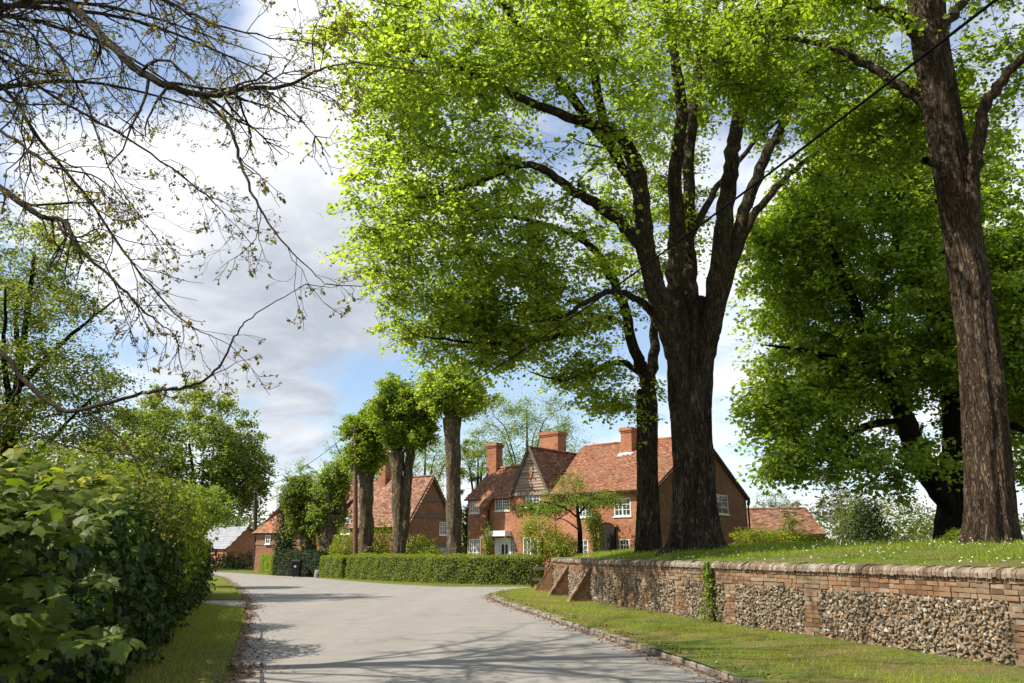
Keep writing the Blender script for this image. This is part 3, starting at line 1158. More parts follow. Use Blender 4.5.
# piers, toothed into the flint
pier_s = [1.2, 4.4, 7.3]
near_s = WS[np.argmin(np.linalg.norm(WLINE[:, :2] - G(828, 637, VZ)[:2], axis=1))]
piers = []
s_984 = WS[np.argmin(np.linalg.norm(WLINE[:, :2] - G(1018, 668, VZ)[:2], axis=1))]
s_721 = WS[np.argmin(np.linalg.norm(WLINE[:, :2] - G(721, 625, VZ)[:2], axis=1))]
s_690 = WS[np.argmin(np.linalg.norm(WLINE[:, :2] - G(655, 610.5, VZ)[:2], axis=1))]
s_624 = WS[np.argmin(np.linalg.norm(WLINE[:, :2] - G(620, 606.3, VZ)[:2], axis=1))]
piers = [s_984 - 4, s_984 - .1, near_s, s_721, (s_721 + s_690) / 2 + .2, s_690, (s_690 + s_624) / 2, s_624, (s_624 + S_END) / 2 - 1.0, S_END - 2.0, S_END - .5]
for ps in piers:
    pm = MB()
    z = VZ - .12
    k = 0
    while z + .064 < zflint:
        w = .17 if k % 2 else .235
        a = ps - w - rng.random() * .02
        nb_ = 2 if k % 2 else 2
        Lb = 2 * w / nb_
        for q in range(nb_):
            wall_box(pm, a + q * Lb, a + (q + 1) * Lb - .011, z, z + .064, -.06, .004 + rng.normal() * .006)
        z += .074
        k += 1
    pm.build('pier', M['wallbrick'], wall)
# flints between the piers
bpy_ico = None
import bmesh
bm_ = bmesh.new()
bmesh.ops.create_icosphere(bm_, subdivisions=1, radius=1.0)
bm_.verts.ensure_lookup_table()
ICO_V = np.array([v.co[:] for v in bm_.verts])
ICO_F = np.array([[v.index for v in f.verts] for f in bm_.faces])
bm_.free()
FP, FS = [], []
step = .055
for s in np.arange(0.05, WLEN - .05, step):
    for z in np.arange(VZ - .06, zflint - .01, step * .78):
        q = s + rng.normal() * .016 + (step / 2 if int(z / (step * .78)) % 2 else 0)
        if min(abs(q - ps) for ps in piers) < .225:
            continue
        FP.append((q, z + rng.normal() * .014))
FP = np.array(FP)
pa, ta, na = wall_at(FP[:, 0])
nf = len(FP)
sz = np.stack([rng.uniform(.016, .050, nf), rng.uniform(.018, .042, nf), rng.uniform(.015, .038, nf)], -1)
rot = rng.uniform(0, math.pi, nf)
V = ICO_V[None] * (1 + rng.normal(size=(nf, len(ICO_V), 1)) * .26)
V = V * sz[:, None]
cr_, sr_ = np.cos(rot)[:, None], np.sin(rot)[:, None]
vx, vy, vz = V[..., 0] * cr_ - V[..., 2] * sr_, V[..., 1], V[..., 0] * sr_ + V[..., 2] * cr_
dep = rng.normal(size=nf) * .012 - .006
WV = np.stack([pa[:, 0, None] + ta[:, 0, None] * vx + na[:, 0, None] * (vy + dep[:, None]),
               pa[:, 1, None] + ta[:, 1, None] * vx + na[:, 1, None] * (vy + dep[:, None]),
               FP[:, 1, None] + vz], -1)
raw_mesh('flint_panel', WV.reshape(-1, 3), [(np.arange(nf)[:, None, None] * len(ICO_V) + ICO_F[None]).reshape(-1, 3)], M['flint'], wall)
# coping: bricks on edge, rounded over the top
cp = MB()
s = 0.0
while s < WLEN - .05:
    L = rng.uniform(.062, .078)
    a = wall_at(np.array([s, s + L]))
    up = rng.normal() * .006
    prof = [(.055, -.005), (.058, .055), (.03, .10), (-.05, .128), (-.17, .135), (-.30, .125), (-.38, .085), (-.38, -.005)]
    c = []
    for i in (0, 1):
        for (d, z) in prof:
            q = a[0][i] + a[2][i] * (d + rng.normal() * .005)
            c.append((q[0], q[1], zc0 + z + up + rng.normal() * .004 + .003))
    m_ = len(prof)
    cp.solid(c, [tuple(range(m_))[::-1], tuple(range(m_, 2 * m_))] + [(i, i + 1, m_ + i + 1, m_ + i) for i in range(m_ - 1)])
    s += L + .007
cp.build('coping', M['coping'], wall)
# raking buttresses at the far end
for (bpx, tpx) in (((551, 590.2), (541, 592.0)), ((562, 596.0), (549, 598.5)), ((577, 601.3), (564, 604.5))):
    g0, tip = G(*bpx, VZ), G(*tpx, VZ)
    s0 = WS[np.argmin(np.linalg.norm(WLINE[:len(WL), :2] - g0[:2], axis=1))]
    a = wall_at(np.array([s0]))
    nn, tt = a[2][0], a[1][0]
    reach = 0.70
    w = .15
    mb = MB()
    q0 = a[0][0]
    prof = [(-.02, -.05), (reach, -.05), (reach, .10), (.03, VZ + WALL_H - .25), (-.02, VZ + WALL_H - .25)]
    c = []
    for sgn in (-1, 1):
        for (d, z) in prof:
            r_ = q0 + nn * d + tt * w * sgn
            c.append((r_[0], r_[1], z))
    mb.solid(c, [(0, 1, 2, 3, 4), (9, 8, 7, 6, 5)] + [(i, i + 5, (i + 1) % 5 + 5, (i + 1) % 5) for i in range(5)])
    bt = mb.build('buttress', M['brick_shaded'], wall)  # darkened brick, the shade on the cheeks painted into it
    bb = MB()
    L0 = math.hypot(reach - .03, VZ + WALL_H - .35)
    top, bot = np.array([.03, VZ + WALL_H - .25]), np.array([reach, .10])
    dirn = (bot - top) / np.linalg.norm(bot - top)
    out = np.array([dirn[1] * -1, dirn[0]])
    k = 0
    x = 0.0
    Lr = np.linalg.norm(bot - top)
    while x < Lr - .05:                                         # facing bricks laid along the rake and on both cheeks
        for half in (0, 1):
            a0, a1 = -w - .01 + half * (w + .01), (half) * (w + .01)
            c = []
            for e in (-.03, .02):
                for (l, y) in ((x, a0), (x + .066, a0), (x + .066, a1 - .008), (x, a1 - .008)):
                    pr = top + dirn * l + np.array([-out[0], -out[1]]) * -e
                    r_ = q0 + nn * pr[0] + tt * y
                    c.append((r_[0] + rng.normal() * .003, r_[1] + rng.normal() * .003, pr[1]))
            bb.solid(c, [(3, 2, 1, 0), (4, 5, 6, 7), (0, 1, 5, 4), (1, 2, 6, 5), (2, 3, 7, 6), (3, 0, 4, 7)])
        x += .076
    for sgn in ():
        z = 0.03
        k = 0
        while z < VZ + WALL_H - .35:
            zz = z + .066
            dmax = reach - (reach - .03) * (zz - .10) / (VZ + WALL_H - .35)
            d = -.02 - .1 * (k % 2)
            while d < dmax - .04:
                e = min(d + .21, dmax)
                lo = max(d, 0)
                if e - lo > .03:
                    c = []
                    for y in (sgn * (w - .02), sgn * (w + .012)):
                        for (dd, zq) in ((lo, z), (e, z), (e, zz), (lo, zz)):
                            r_ = q0 + nn * dd + tt * y
                            c.append((r_[0] + rng.normal() * .003, r_[1] + rng.normal() * .003, zq))
                    bb.solid(c, [(3, 2, 1, 0), (4, 5, 6, 7), (0, 1, 5, 4), (1, 2, 6, 5), (2, 3, 7, 6), (3, 0, 4, 7)])
                d += .222
            z += .076
            k += 1
    bb.build('facing_brick', M['wallbrick'], bt)


# ================================================================== HOUSES
class Frame:
    """local (u along the front, v back into the house, z) -> world"""
    def __init__(s, origin, alpha):
        s.o = np.array([origin[0], origin[1], 0.0])
        s.d = np.array([math.cos(alpha), -math.sin(alpha), 0])
        s.b = np.array([math.sin(alpha), math.cos(alpha), 0])

    def __call__(s, p):
        return s.o + s.d * p[0] + s.b * p[1] + np.array([0, 0, p[2]])

    def px(s, px, py, v=0.0):
        """(u, z) where the view through a photo pixel meets the plane v"""
        r = ray(px, py)
        o = s.o + s.b * v
        Y = float(o @ s.b) / float(np.array([r[0], 1, 0]) @ s.b)
        w = np.array([r[0] * Y, Y, 0]) - o
        return float(w @ s.d), r[2] * Y + CAM_Z

    def px_side(s, px, py, u):
        """(v, z) on the plane of constant u"""
        r = ray(px, py)
        o = s.o + s.d * u
        Y = float(o @ s.d) / float(np.array([r[0], 1, 0]) @ s.d)
        w = np.array([r[0] * Y, Y, 0]) - o
        return float(w @ s.b), r[2] * Y + CAM_Z


def wall_panel(mb, f2, a0, a1, z0, z1, holes, depth=.1):
    """upright rectangle with openings; f2(a, depth, z) -> local point; reveals go inwards"""
    A = sorted({a0, a1, *[h[0] for h in holes], *[h[1] for h in holes]})
    Z = sorted({z0, z1, *[h[2] for h in holes], *[h[3] for h in holes]})
    for i in range(len(A) - 1):
        for j in range(len(Z) - 1):
            ca, cz = (A[i] + A[i + 1]) / 2, (Z[j] + Z[j + 1]) / 2
            if any(h[0] < ca < h[1] and h[2] < cz < h[3] for h in holes):
                continue
            mb.poly([f2(A[i], 0, Z[j]), f2(A[i + 1], 0, Z[j]), f2(A[i + 1], 0, Z[j + 1]), f2(A[i], 0, Z[j + 1])])
    for (x0, x1, y0, y1) in holes:
        for (p, q) in (((x0, y0), (x1, y0)), ((x1, y0), (x1, y1)), ((x1, y1), (x0, y1)), ((x0, y1), (x0, y0))):
            mb.poly([f2(p[0], 0, p[1]), f2(q[0], 0, q[1]), f2(q[0], depth, q[1]), f2(p[0], depth, p[1])][::-1])


def window(fr, f2, rect, nc, nr, parent, paint='white', lights=1, sill=True, sash=.05, label=None):
    """casement: frame and glazing bars one mesh, glass and sill its sub-parts"""
    a0, a1, z0, z1 = rect
    mb = MB(fr)

    def bar(x0, x1, y0, y1, d0, d1):
        c = [f2(x0, d0, y0), f2(x1, d0, y0), f2(x1, d1, y0), f2(x0, d1, y0), f2(x0, d0, y1), f2(x1, d0, y1), f2(x1, d1, y1), f2(x0, d1, y1)]
        mb.solid(c, [(0, 3, 2, 1), (4, 5, 6, 7), (0, 1, 5, 4), (1, 2, 6, 5), (2, 3, 7, 6), (3, 0, 4, 7)])
    e = sash
    bar(a0, a0 + e, z0, z1, .012, .09)
    bar(a1 - e, a1, z0, z1, .012, .09)
    bar(a0 + e, a1 - e, z0, z0 + e, .013, .09)
    bar(a0 + e, a1 - e, z1 - e, z1, .013, .09)
    for i in range(1, nc):
        x = a0 + e + (a1 - a0 - 2 * e) * i / nc
        w = .032 if (lights > 1 and i % max(1, nc // lights) == 0) else .013
        bar(x - w, x + w, z0 + e, z1 - e, .02, .07)
    for j in range(1, nr):
        y = z0 + e + (z1 - z0 - 2 * e) * j / nr
        bar(a0 + e, a1 - e, y - .012, y + .012, .026, .066)
    o = mb.build('window', M[paint], parent)
    if label:
        o['label'] = label
    g = MB(fr)
    g.poly([f2(a0 + .01, .055, z0 + .01), f2(a1 - .01, .055, z0 + .01), f2(a1 - .01, .055, z1 - .01), f2(a0 + .01, .055, z1 - .01)])
    g.build('pane', M['glass'], o)
    if sill:
        sm = MB(fr)
        c = [f2(a0 - .06, -.05, z0 - .07), f2(a1 + .06, -.05, z0 - .07), f2(a1 + .06, .06, z0 - .07), f2(a0 - .06, .06, z0 - .07),
             f2(a0 - .06, -.05, z0 - .015), f2(a1 + .06, -.05, z0 - .015), f2(a1 + .06, .06, z0 - .003), f2(a0 - .06, .06, z0 - .003)]
        sm.solid(c, [(0, 3, 2, 1), (4, 5, 6, 7), (0, 1, 5, 4), (1, 2, 6, 5), (2, 3, 7, 6), (3, 0, 4, 7)])
        sm.build('sill', M[paint], o)
    return o


def in_poly(q, poly):
    x, y = q
    c = False
    j = len(poly) - 1
    for i in range(len(poly)):
        xi, yi = poly[i]
        xj, yj = poly[j]
        if (yi > y) != (yj > y) and x < (xj - xi) * (y - yi) / (yj - yi) + xi:
            c = not c
        j = i
    return c


def roof_plane(fr, pts, parent, m, name='roof', tw=.17, gauge=.105, sag=.03, thick=.06):
    """tiled roof slope: pts local corners (planar, first edge is the eave); every tile a little tilted piece"""
    P3 = [fr(p) for p in pts]
    e = P3[1] - P3[0]
    e /= np.linalg.norm(e)
    n = np.cross(P3[1] - P3[0], P3[2] - P3[0])
    n /= np.linalg.norm(n)
    if n[2] < 0:
        n = -n
    b = np.cross(n, e)
    if b[2] < 0:
        b = -b
    poly = [(float((p - P3[0]) @ e), float((p - P3[0]) @ b)) for p in P3]
    amax = max(p[0] for p in poly)
    amin = min(p[0] for p in poly)
    bmax = max(p[1] for p in poly)
    Vv, Ff = [], []
    k = 0
    row = 0
    y = -.03
    ph = rng.uniform(0, 6)
    while y < bmax:
        x = amin - (tw / 2 if row % 2 else 0)
        while x < amax:
            cx, cy = x + tw / 2, y + gauge / 2
            if in_poly((min(max(cx, amin + .02), amax - .02), max(cy, .01)), poly):
                w = tw - .006
                lift = rng.normal() * .004
                z0, z1 = .032 + lift, .012 + lift
                sg = -sag * math.sin(cx * .9 + ph) * math.sin(min(1, max(0, cy / bmax)) * math.pi) + .012 * math.sin(cx * 2.7 + cy * 1.9 + ph)
                L = gauge + .03
                dz = rng.normal() * .004
                for (aa, bb, zz) in ((x, y, z0), (x + w, y, z0 + dz), (x + w, y + L, z1), (x, y + L, z1), (x, y, z0 - .022), (x + w, y, z0 - .022)):
                    Vv.append(P3[0] + e * aa + b * (bb + rng.normal() * .002) + n * (zz + sg))
                Ff += [(k, k + 1, k + 2, k + 3), (k + 4, k + 5, k + 1, k)]
                k += 6
            x += tw
        y += gauge
        row += 1
    o = raw_mesh(name, np.array(Vv), [np.array(Ff)], m, parent)
    mb = MB()
    low = [p - n * (.03 + sag * .5) for p in P3]
    lo2 = [p - n * thick - n * sag * .5 for p in P3]
    mb.poly(low)
    mb.poly(lo2[::-1])
    for i in range(len(P3)):
        j = (i + 1) % len(P3)
        mb.poly([lo2[i], lo2[j], low[j], low[i]])
    mb.build('roof_deck', M['timber'], o)
    return o


def ridge(fr, a, b, parent, m=None, r=.11):
    """row of half-round ridge tiles"""
    p, q = fr(a), fr(b)
    L = np.linalg.norm(q - p)
    t = (q - p) / L
    sd_ = np.cross(t, (0, 0, 1.0))
    sd_ /= np.linalg.norm(sd_)
    mb = MB()
    x = 0.0
    while x < L - .05:
        e = min(x + .32, L)
        rr = r + rng.normal() * .004
        ang = np.linspace(-.2, math.pi + .2, 7)
        c = []
        for xx, k in ((x, 1.05), (e, .97)):
            for a_ in ang:
                c.append(p + t * xx + sd_ * math.cos(a_) * rr * k + np.array([0, 0, math.sin(a_) * rr * k * .8 - .03]))
        mb.solid(c, [(i, i + 1, 8 + i, 7 + i) for i in range(6)])
        x = e
    return mb.build('ridge_tile', m or M['tile'], parent)


def chimney(fr, u, v, z0, z1, wu, wv, parent, pots=0, m='brick', cap=True, flash=False):
    mb = MB(fr)
    mb.box((u - wu / 2, v - wv / 2, z0), (u + wu / 2, v + wv / 2, z1 - .3))
    mb.box((u - wu / 2 - .04, v - wv / 2 - .04, z1 - .3), (u + wu / 2 + .04, v + wv / 2 + .04, z1 - .2))
    mb.box((u - wu / 2 - .085, v - wv / 2 - .085, z1 - .2), (u + wu / 2 + .085, v + wv / 2 + .085, z1 - .07))
    mb.box((u - wu / 2 - .03, v - wv / 2 - .03, z1 - .07), (u + wu / 2 + .03, v + wv / 2 + .03, z1))
    ch = mb.build('chimney', M[m], parent)
    if flash:
        fm = MB(fr)
        fm.poly([(u - wu / 2 - .12, v - wv / 2 - .35, z0 + flash[0]), (u + wu / 2 + .12, v - wv / 2 - .35, z0 + flash[0]),
                 (u + wu / 2 + .12, v - wv / 2 - .012, z0 + flash[1]), (u - wu / 2 - .12, v - wv / 2 - .012, z0 + flash[1])])
        fm.build('lead_flashing', M['lead'], ch)
    for i in range(pots):
        w = Wood()
        x = u + (i - (pots - 1) / 2) * .38
        q = fr((x, v, z1))
        w.tube([q, q + (0, 0, .1), q + (0, 0, .33), q + (0, 0, .36)], [.13, .115, .10, .13], 10)
        w.build('chimney_pot', M['terracotta'], ch)
    return ch


# ---------------------------------------------------------------- the red brick cottage
Y1, Y0 = 42.0, 50.2
c1 = ray(655, 490)[0] * Y1
c0 = ray(468, 495)[0] * Y0
AL = math.atan2(Y0 - Y1, c1 - c0)
LEN = math.hypot(Y0 - Y1, c1 - c0)
fr = Frame((c0, Y0), AL)
WID = 10.8
house = thing('brick_cottage', 'long red brick cottage with tiled roof, weatherboarded front gable and white casement windows', 'house', fr((LEN / 2, 2, 0)))
EV = 4.78
f_front = lambda a, d, z: (a, d, z)
f_right = lambda a, d, z: (LEN - d, a, z)


def frect(px0, py0, px1, py1):
    u0, za = fr.px(px0, (py0 + py1) / 2)
    u1, _ = fr.px(px1, (py0 + py1) / 2)
    _, zt = fr.px((px0 + px1) / 2, py0)
    _, zb = fr.px((px0 + px1) / 2, py1)
    return (u0, u1, zb, zt)


W1, W2 = frect(467.5, 498, 479.5, 513), frect(495, 494.5, 509.5, 510.5)
W3 = frect(525.5, 491, 540, 506.5)
W4, W5 = frect(579, 501.5, 591.5, 517), frect(614, 498, 630.5, 516)
G1 = frect(464.5, 539, 481, 557.5)
G2 = frect(523, 537, 538, 557)
G3, G4, G5 = frect(579, 539.5, 588, 556), frect(619.5, 539, 629.5, 556), frect(641, 540, 650, 556)
DOOR = frect(495, 538, 511, 568)
SIDE = frect(511.8, 540, 515.0, 556)
ARCH = frect(601, 523, 616.5, 553)
G1 = (max(G1[0], .12), G1[1], G1[2], G1[3])
W1 = (max(W1[0], .15), W1[1], W1[2], min(W1[3], EV - .12))
W2 = (W2[0], W2[1], W2[2], min(W2[3], EV - .1))
W5 = (W5[0], W5[1], W5[2], min(W5[3], EV - .12))
W4 = (W4[0], W4[1], W4[2], min(W4[3], EV - .12))
W3 = (W3[0], W3[1], W3[2], min(W3[3], EV - .03))
DOOR = (DOOR[0], DOOR[1], .3, DOOR[3])
ARCHR = (ARCH[0], ARCH[1], .5, ARCH[3] - .25)
U_M, U_A, U_B = 3.45, 4.80, 6.15                    # left foot, apex, right foot of the front gable
GZ = fr.px(532, 447.5)[1]
mb = MB(fr)
wall_panel(mb, f_front, 0, LEN, 0, EV, [W1, W2, W3, W4, W5, G1, G2, G3, G4, G5, DOOR, SIDE], .12)
wl = mb.build('wall', M['brick'], house)
# right gable end
RZ = 7.95
RV = WID / 2
gl = MB(fr)
gv0, gzb = fr.px_side(716, 513.5, LEN)
gv1, _ = fr.px_side(729, 513.5, LEN)
_, gzt = fr.px_side(722, 489, LEN)
GW = (gv0, gv1, gzb, gzt)
wall_panel(gl, f_right, 0, WID, 0, EV, [GW] if gzt < EV else [(gv0, gv1, gzb, EV - .02)], .12)
GWc = (gv0, gv1, gzb, min(gzt, EV - .02))
gl.poly([f_right(0, 0, EV), f_right(WID, 0, EV), f_right(RV, 0, RZ)])
gl.build('gable_wall', M['brick_shaded'], house)  # same brick as the front, darkened for the side turned from the sun
bk2 = MB(fr)
bk2.poly([(0, 4.2, 0), (LEN, WID, 0), (LEN, WID, EV), (0, 4.2, EV)][::-1]) if False else None
bk2.box((U_A, WID - .2, 0), (LEN - .01, WID, EV))
bk2.poly([(0, 0, 0), (0, 4.2, 0), (0, 4.2, EV), (0, 2.1, 6.6), (0, 0, EV)])
bk2.box((0.01, 4.0, 0), (U_A, 4.2, EV))
bk2.poly([(U_A, 0, EV), (U_A, RV, RZ - .05), (U_A, WID, EV), (U_A, WID, 0), (U_A, 4.2, 0)])
bk2.build('wall', M['brick'], house)
# roofs
ME = .22
sl_m = (RZ - EV) / RV
roof_plane(fr, [(U_B - .05, -ME, EV - ME * sl_m), (LEN + .12, -ME, EV - ME * sl_m), (LEN + .12, RV, RZ), (U_A, RV, RZ), (U_A, RV * .88, EV + RV * .88 * sl_m)], house, M['tile'], sag=.05)
roof_plane(fr, [(LEN + .12, WID + ME, EV - ME * sl_m), (U_A, WID + ME, EV - ME * sl_m), (U_A, RV, RZ), (LEN + .12, RV, RZ)], house, M['tile_old'])
LZ, LV = fr.px(505, 468, 2.1)[1], 2.1
sl_l = (LZ - EV) / LV
roof_plane(fr, [(-.15, -.2, EV - .2 * sl_l), (U_M + .1, -.2, EV - .2 * sl_l), (U_A, LV, LZ), (.35, LV, LZ)], house, M['tile'], sag=.03)
roof_plane(fr, [(U_A, 4.4, EV - .2 * sl_l), (-.15, 4.4, EV - .2 * sl_l), (.35, LV, LZ), (U_A, LV, LZ)], house, M['tile_old'])
# the roof sweeps lower between the two left windows
z_lo = fr.px(487, 508)[1]
roof_plane(fr, [(W1[1] + .12, -.62, z_lo), (W2[0] - .1, -.62, z_lo), (W2[0] - .1, -.16, EV - .10), (W1[1] + .12, -.16, EV - .10)], house, M['tile'], sag=0.0)
# gable roof slopes
gs = (GZ - EV + .15) / (U_B - U_A)
vb_ = (GZ - EV) / sl_m
roof_plane(fr, [(U_B + .02, -.12, EV - .05), (U_B + .02, .05, EV - .05), (U_A, vb_, GZ), (U_A, -.14, GZ)], house, M['tile_old'], sag=0.0)
roof_plane(fr, [(U_M - .02, -.12, EV - .05), (U_M - .02, LV, EV - .05), (U_A, vb_, GZ), (U_A, -.14, GZ)], house, M['tile'], sag=0.0)
ridge(fr, (U_A, -.2, GZ + .06), (U_A, vb_ + .4, GZ + .06), house, M['tile_old'])
ridge(fr, (U_A, RV, RZ + .05), (LEN + .12, RV, RZ + .05), house)
ridge(fr, (.35, LV, LZ + .05), (U_A - .6, LV, LZ + .05), house)
# weatherboards in the front gable
wb = MB(fr)
z = EV + .02
wb.poly([(U_M + .05, -.01, EV), (U_B - .05, -.01, EV), (U_A, -.01, GZ - .08)])
while z < GZ - .25:
    f = (z - EV) / (GZ - EV)
    f2 = (z + .16 - EV) / (GZ - EV)
    a, b = U_M + (U_A - U_M) * f + .04, U_B - (U_B - U_A) * f - .04
    a2, b2 = U_M + (U_A - U_M) * f2 + .04, U_B - (U_B - U_A) * f2 - .04
    j = rng.normal() * .008
    wb.solid([(a, -.075 + j, z + rng.normal() * .008), (b, -.075 + j, z + rng.normal() * .008), (b2, -.028, z + .185), (a2, -.028, z + .185), (a, -.03, z - .004), (b, -.03, z - .004)], [(0, 1, 2, 3), (4, 5, 1, 0)])
    z += .17
wb.build('weatherboarding', M['board'], house)
ow = MB(fr)                                                   # small shield-like plaque on the boards
uo, zo = fr.px(531, 475)
ow.solid([(uo - .16, -.12, zo + .2), (uo + .16, -.12, zo + .2), (uo + .16, -.12, zo - .05), (uo, -.12, zo - .26), (uo - .16, -.12, zo - .05),
          (uo - .16, -.05, zo + .2), (uo + .16, -.05, zo + .2), (uo + .16, -.05, zo - .05), (uo, -.05, zo - .26), (uo - .16, -.05, zo - .05)],
         [(0, 1, 2, 3, 4)] + [(i, (i + 1) % 5, (i + 1) % 5 + 5, i + 5) for i in range(5)])
ow.build('plaque', M['terracotta'], house)
for (ua, ub) in ((U_M - .03, U_A), (U_B + .03, U_A)):
    bb = MB(fr)
    bb.bar((ua, -.15, EV - .05), (ub, -.15, GZ + .02), .05, .16, up=(0, 0, 1))
    bb.build('bargeboard', M['timber'], house)
bb = MB(fr)
bb.box((U_M - .05, -.10, EV - .09), (U_B + .05, -.005, EV + .03))
bb.build('gable_beam', M['board'], house)
for (va, za, vb2, zb) in ((-ME - .05, EV - ME * sl_m - .06, RV, RZ - .02), (WID + ME + .05, EV - ME * sl_m - .06, RV, RZ - .02)):
    bb = MB(fr)
    bb.bar((LEN + .11, va, za), (LEN + .11, vb2, zb), .05, .2)
    bb.build('bargeboard', M['darkwood'], house)
# gutter and downpipes
gt = MB(fr)
gt.bar((U_B, -ME - .07, EV - ME * sl_m - .03), (LEN + .1, -ME - .07, EV - ME * sl_m - .03), .1, .08)
gt.build('gutter', M['darkwood'], house)
gt = MB(fr)
gt.bar((LEN + .06, WID + .12, EV - .28), (LEN + .06, WID + .12, 0), .08, .08)
gt.bar((LEN + .06, WID + .30, EV - .2), (LEN + .06, WID + .12, EV - .45), .14, .14)
gt.build('downpipe', M['black'], house)
du = fr.px(489.5, 520)[0]
gt = MB(fr)
gt.bar((du, -.1, z_lo - .1), (du, -.1, .3), .08, .08)
gt.build('downpipe', M['darkwood'], house)
# windows
for r_, nc, nr, lt in ((W1, 4, 3, 2), (W2, 6, 4, 2), (W3, 4, 3, 2), (W4, 4, 3, 2), (W5, 4, 3, 2), (G1, 6, 4, 3), (G2, 4, 3, 2), (G3, 2, 3, 1), (G4, 3, 3, 1), (G5, 2, 3, 1)):
    window(fr, f_front, r_, nc, nr, house, lights=lt)
window(fr, f_front, SIDE, 1, 4, house, sill=False, sash=.03)
window(fr, f_right, GWc, 2, 3, house, paint='cream', lights=1, label='cream casement window high in the shaded gable')
# front door in its white porch
d0_, d1_ = DOOR[0] + .30, DOOR[1] - .10
jb = MB(fr)
jb.box((DOOR[0], -.02, .3), (DOOR[0] + .30, .08, DOOR[3]))
jb.box((DOOR[1] - .10, -.02, .3), (DOOR[1], .08, DOOR[3]))
jb.box((DOOR[0] + .30, -.02, DOOR[3] - .12), (DOOR[1] - .10, .08, DOOR[3]))
jb.build('door_frame', M['white'], house)
dm = MB(fr)
dm.box((d0_, .05, .3), (d1_, .11, DOOR[3] - .12))
dd = dm.build('door', M['white'], house)
gm_ = MB(fr)
dw = d1_ - d0_
for k in (0, 1):
    x0 = d0_ + dw * (.2 + .34 * k)
    x1 = x0 + dw * .24
    zt = DOOR[3] - .3
    gm_.poly([(x0, .046, zt - .75), (x1, .046, zt - .75), (x1, .046, zt - .12), ((x0 + x1) / 2, .046, zt), (x0, .046, zt - .12)])
gm_.build('door_light', M['glass'], dd)
hm = MB(fr)
hm.box((d0_ + dw * .88, .0, 1.35), (d0_ + dw * .94, .05, 1.5))
hm.build('handle', M['black'], dd)
pc = MB(fr)
pu0, pz = fr.px(493.5, 535.2)
pu1, _ = fr.px(511, 535)
pz1 = fr.px(502, 531)[1]
pu2 = fr.px(484, 537)[0]
pc.box((pu0 + .05, -.55, pz), (pu1, 0.0, pz1))
pc.box((pu0 - .02, -.62, pz - .07), (pu1 + .06, -.003, pz - .002))
pc.bar((pu0 + .1, -.03, pz - .5), (pu0 + .1, -.45, pz - .09), .06)
pc.bar((pu1 - .1, -.03, pz - .5), (pu1 - .1, -.45, pz - .09), .06)
pc.build('porch_canopy', M['white'], house)
pk = MB(fr)
pk.box((pu2, -.40, pz - .16), (pu0 - .03, -.004, pz - .08))
pk.bar((pu2 + .1, -.36, .3), (pu2 + .1, -.36, pz - .165), .09)
pk.build('porch_shelf', M['board'], house)
# arched doorway, its inner dark painted near-black, with a brick arch
ad = MB(fr)
ua, ub, zt = ARCH[0], ARCH[1], ARCH[3]
um, rw = (ua + ub) / 2, (ub - ua) / 2
arc = [(um + rw * math.cos(t_), zt - rw * .45 + rw * .45 * math.sin(t_)) for t_ in np.linspace(0, math.pi, 9)]
out_ = [(ua, .5), (ub, .5)] + arc
ad.solid([(u_, -.16, z_) for (u_, z_) in out_] + [(u_, -.01, z_) for (u_, z_) in out_],
         [tuple(range(len(out_)))] + [(i, (i + 1) % len(out_), (i + 1) % len(out_) + len(out_), i + len(out_)) for i in range(len(out_))])
for k in range(1, 4):
    x = ua + (ub - ua) * k / 4
    ad.box((x - .012, -.178, .52), (x + .012, -.158, zt - .5))
ad.build('arched_doorway', M['doorway_dark'], house)
hd = MB(fr)
for i in range(8):
    t0_, t1_ = math.pi * i / 8 + .03, math.pi * (i + 1) / 8 - .03
    c = []
    for y in (-.2, -.02):
        for (t_, k) in ((t0_, 1.06), (t1_, 1.06), (t1_, 1.32), (t0_, 1.32)):
            c.append((um + rw * k * math.cos(t_), y, zt - rw * .45 + rw * .45 * k * math.sin(t_)))
    hd.solid(c, [(3, 2, 1, 0), (4, 5, 6, 7), (0, 1, 5, 4), (1, 2, 6, 5), (2, 3, 7, 6), (3, 0, 4, 7)])
hd.build('brick_arch', M['brick'], house)
# chimneys
cu, _ = fr.px(494.5, 460, LV)
chimney(fr, cu, LV, LZ - .8, fr.px(494.5, 443.5, LV)[1], .80, .62, house)
cu, _ = fr.px(553, 440, RV + .6)
chimney(fr, cu, RV + .6, RZ - 1, fr.px(552, 432.5, RV + .6)[1], 1.45, .9, house)
cv = RV - 1.1
cu, _ = fr.px(629.5, 440, cv)
chimney(fr, cu, cv, EV + (cv - .45) * sl_m - .1, fr.px(630, 428, cv)[1], .72, .75, house, flash=(.0, .22))

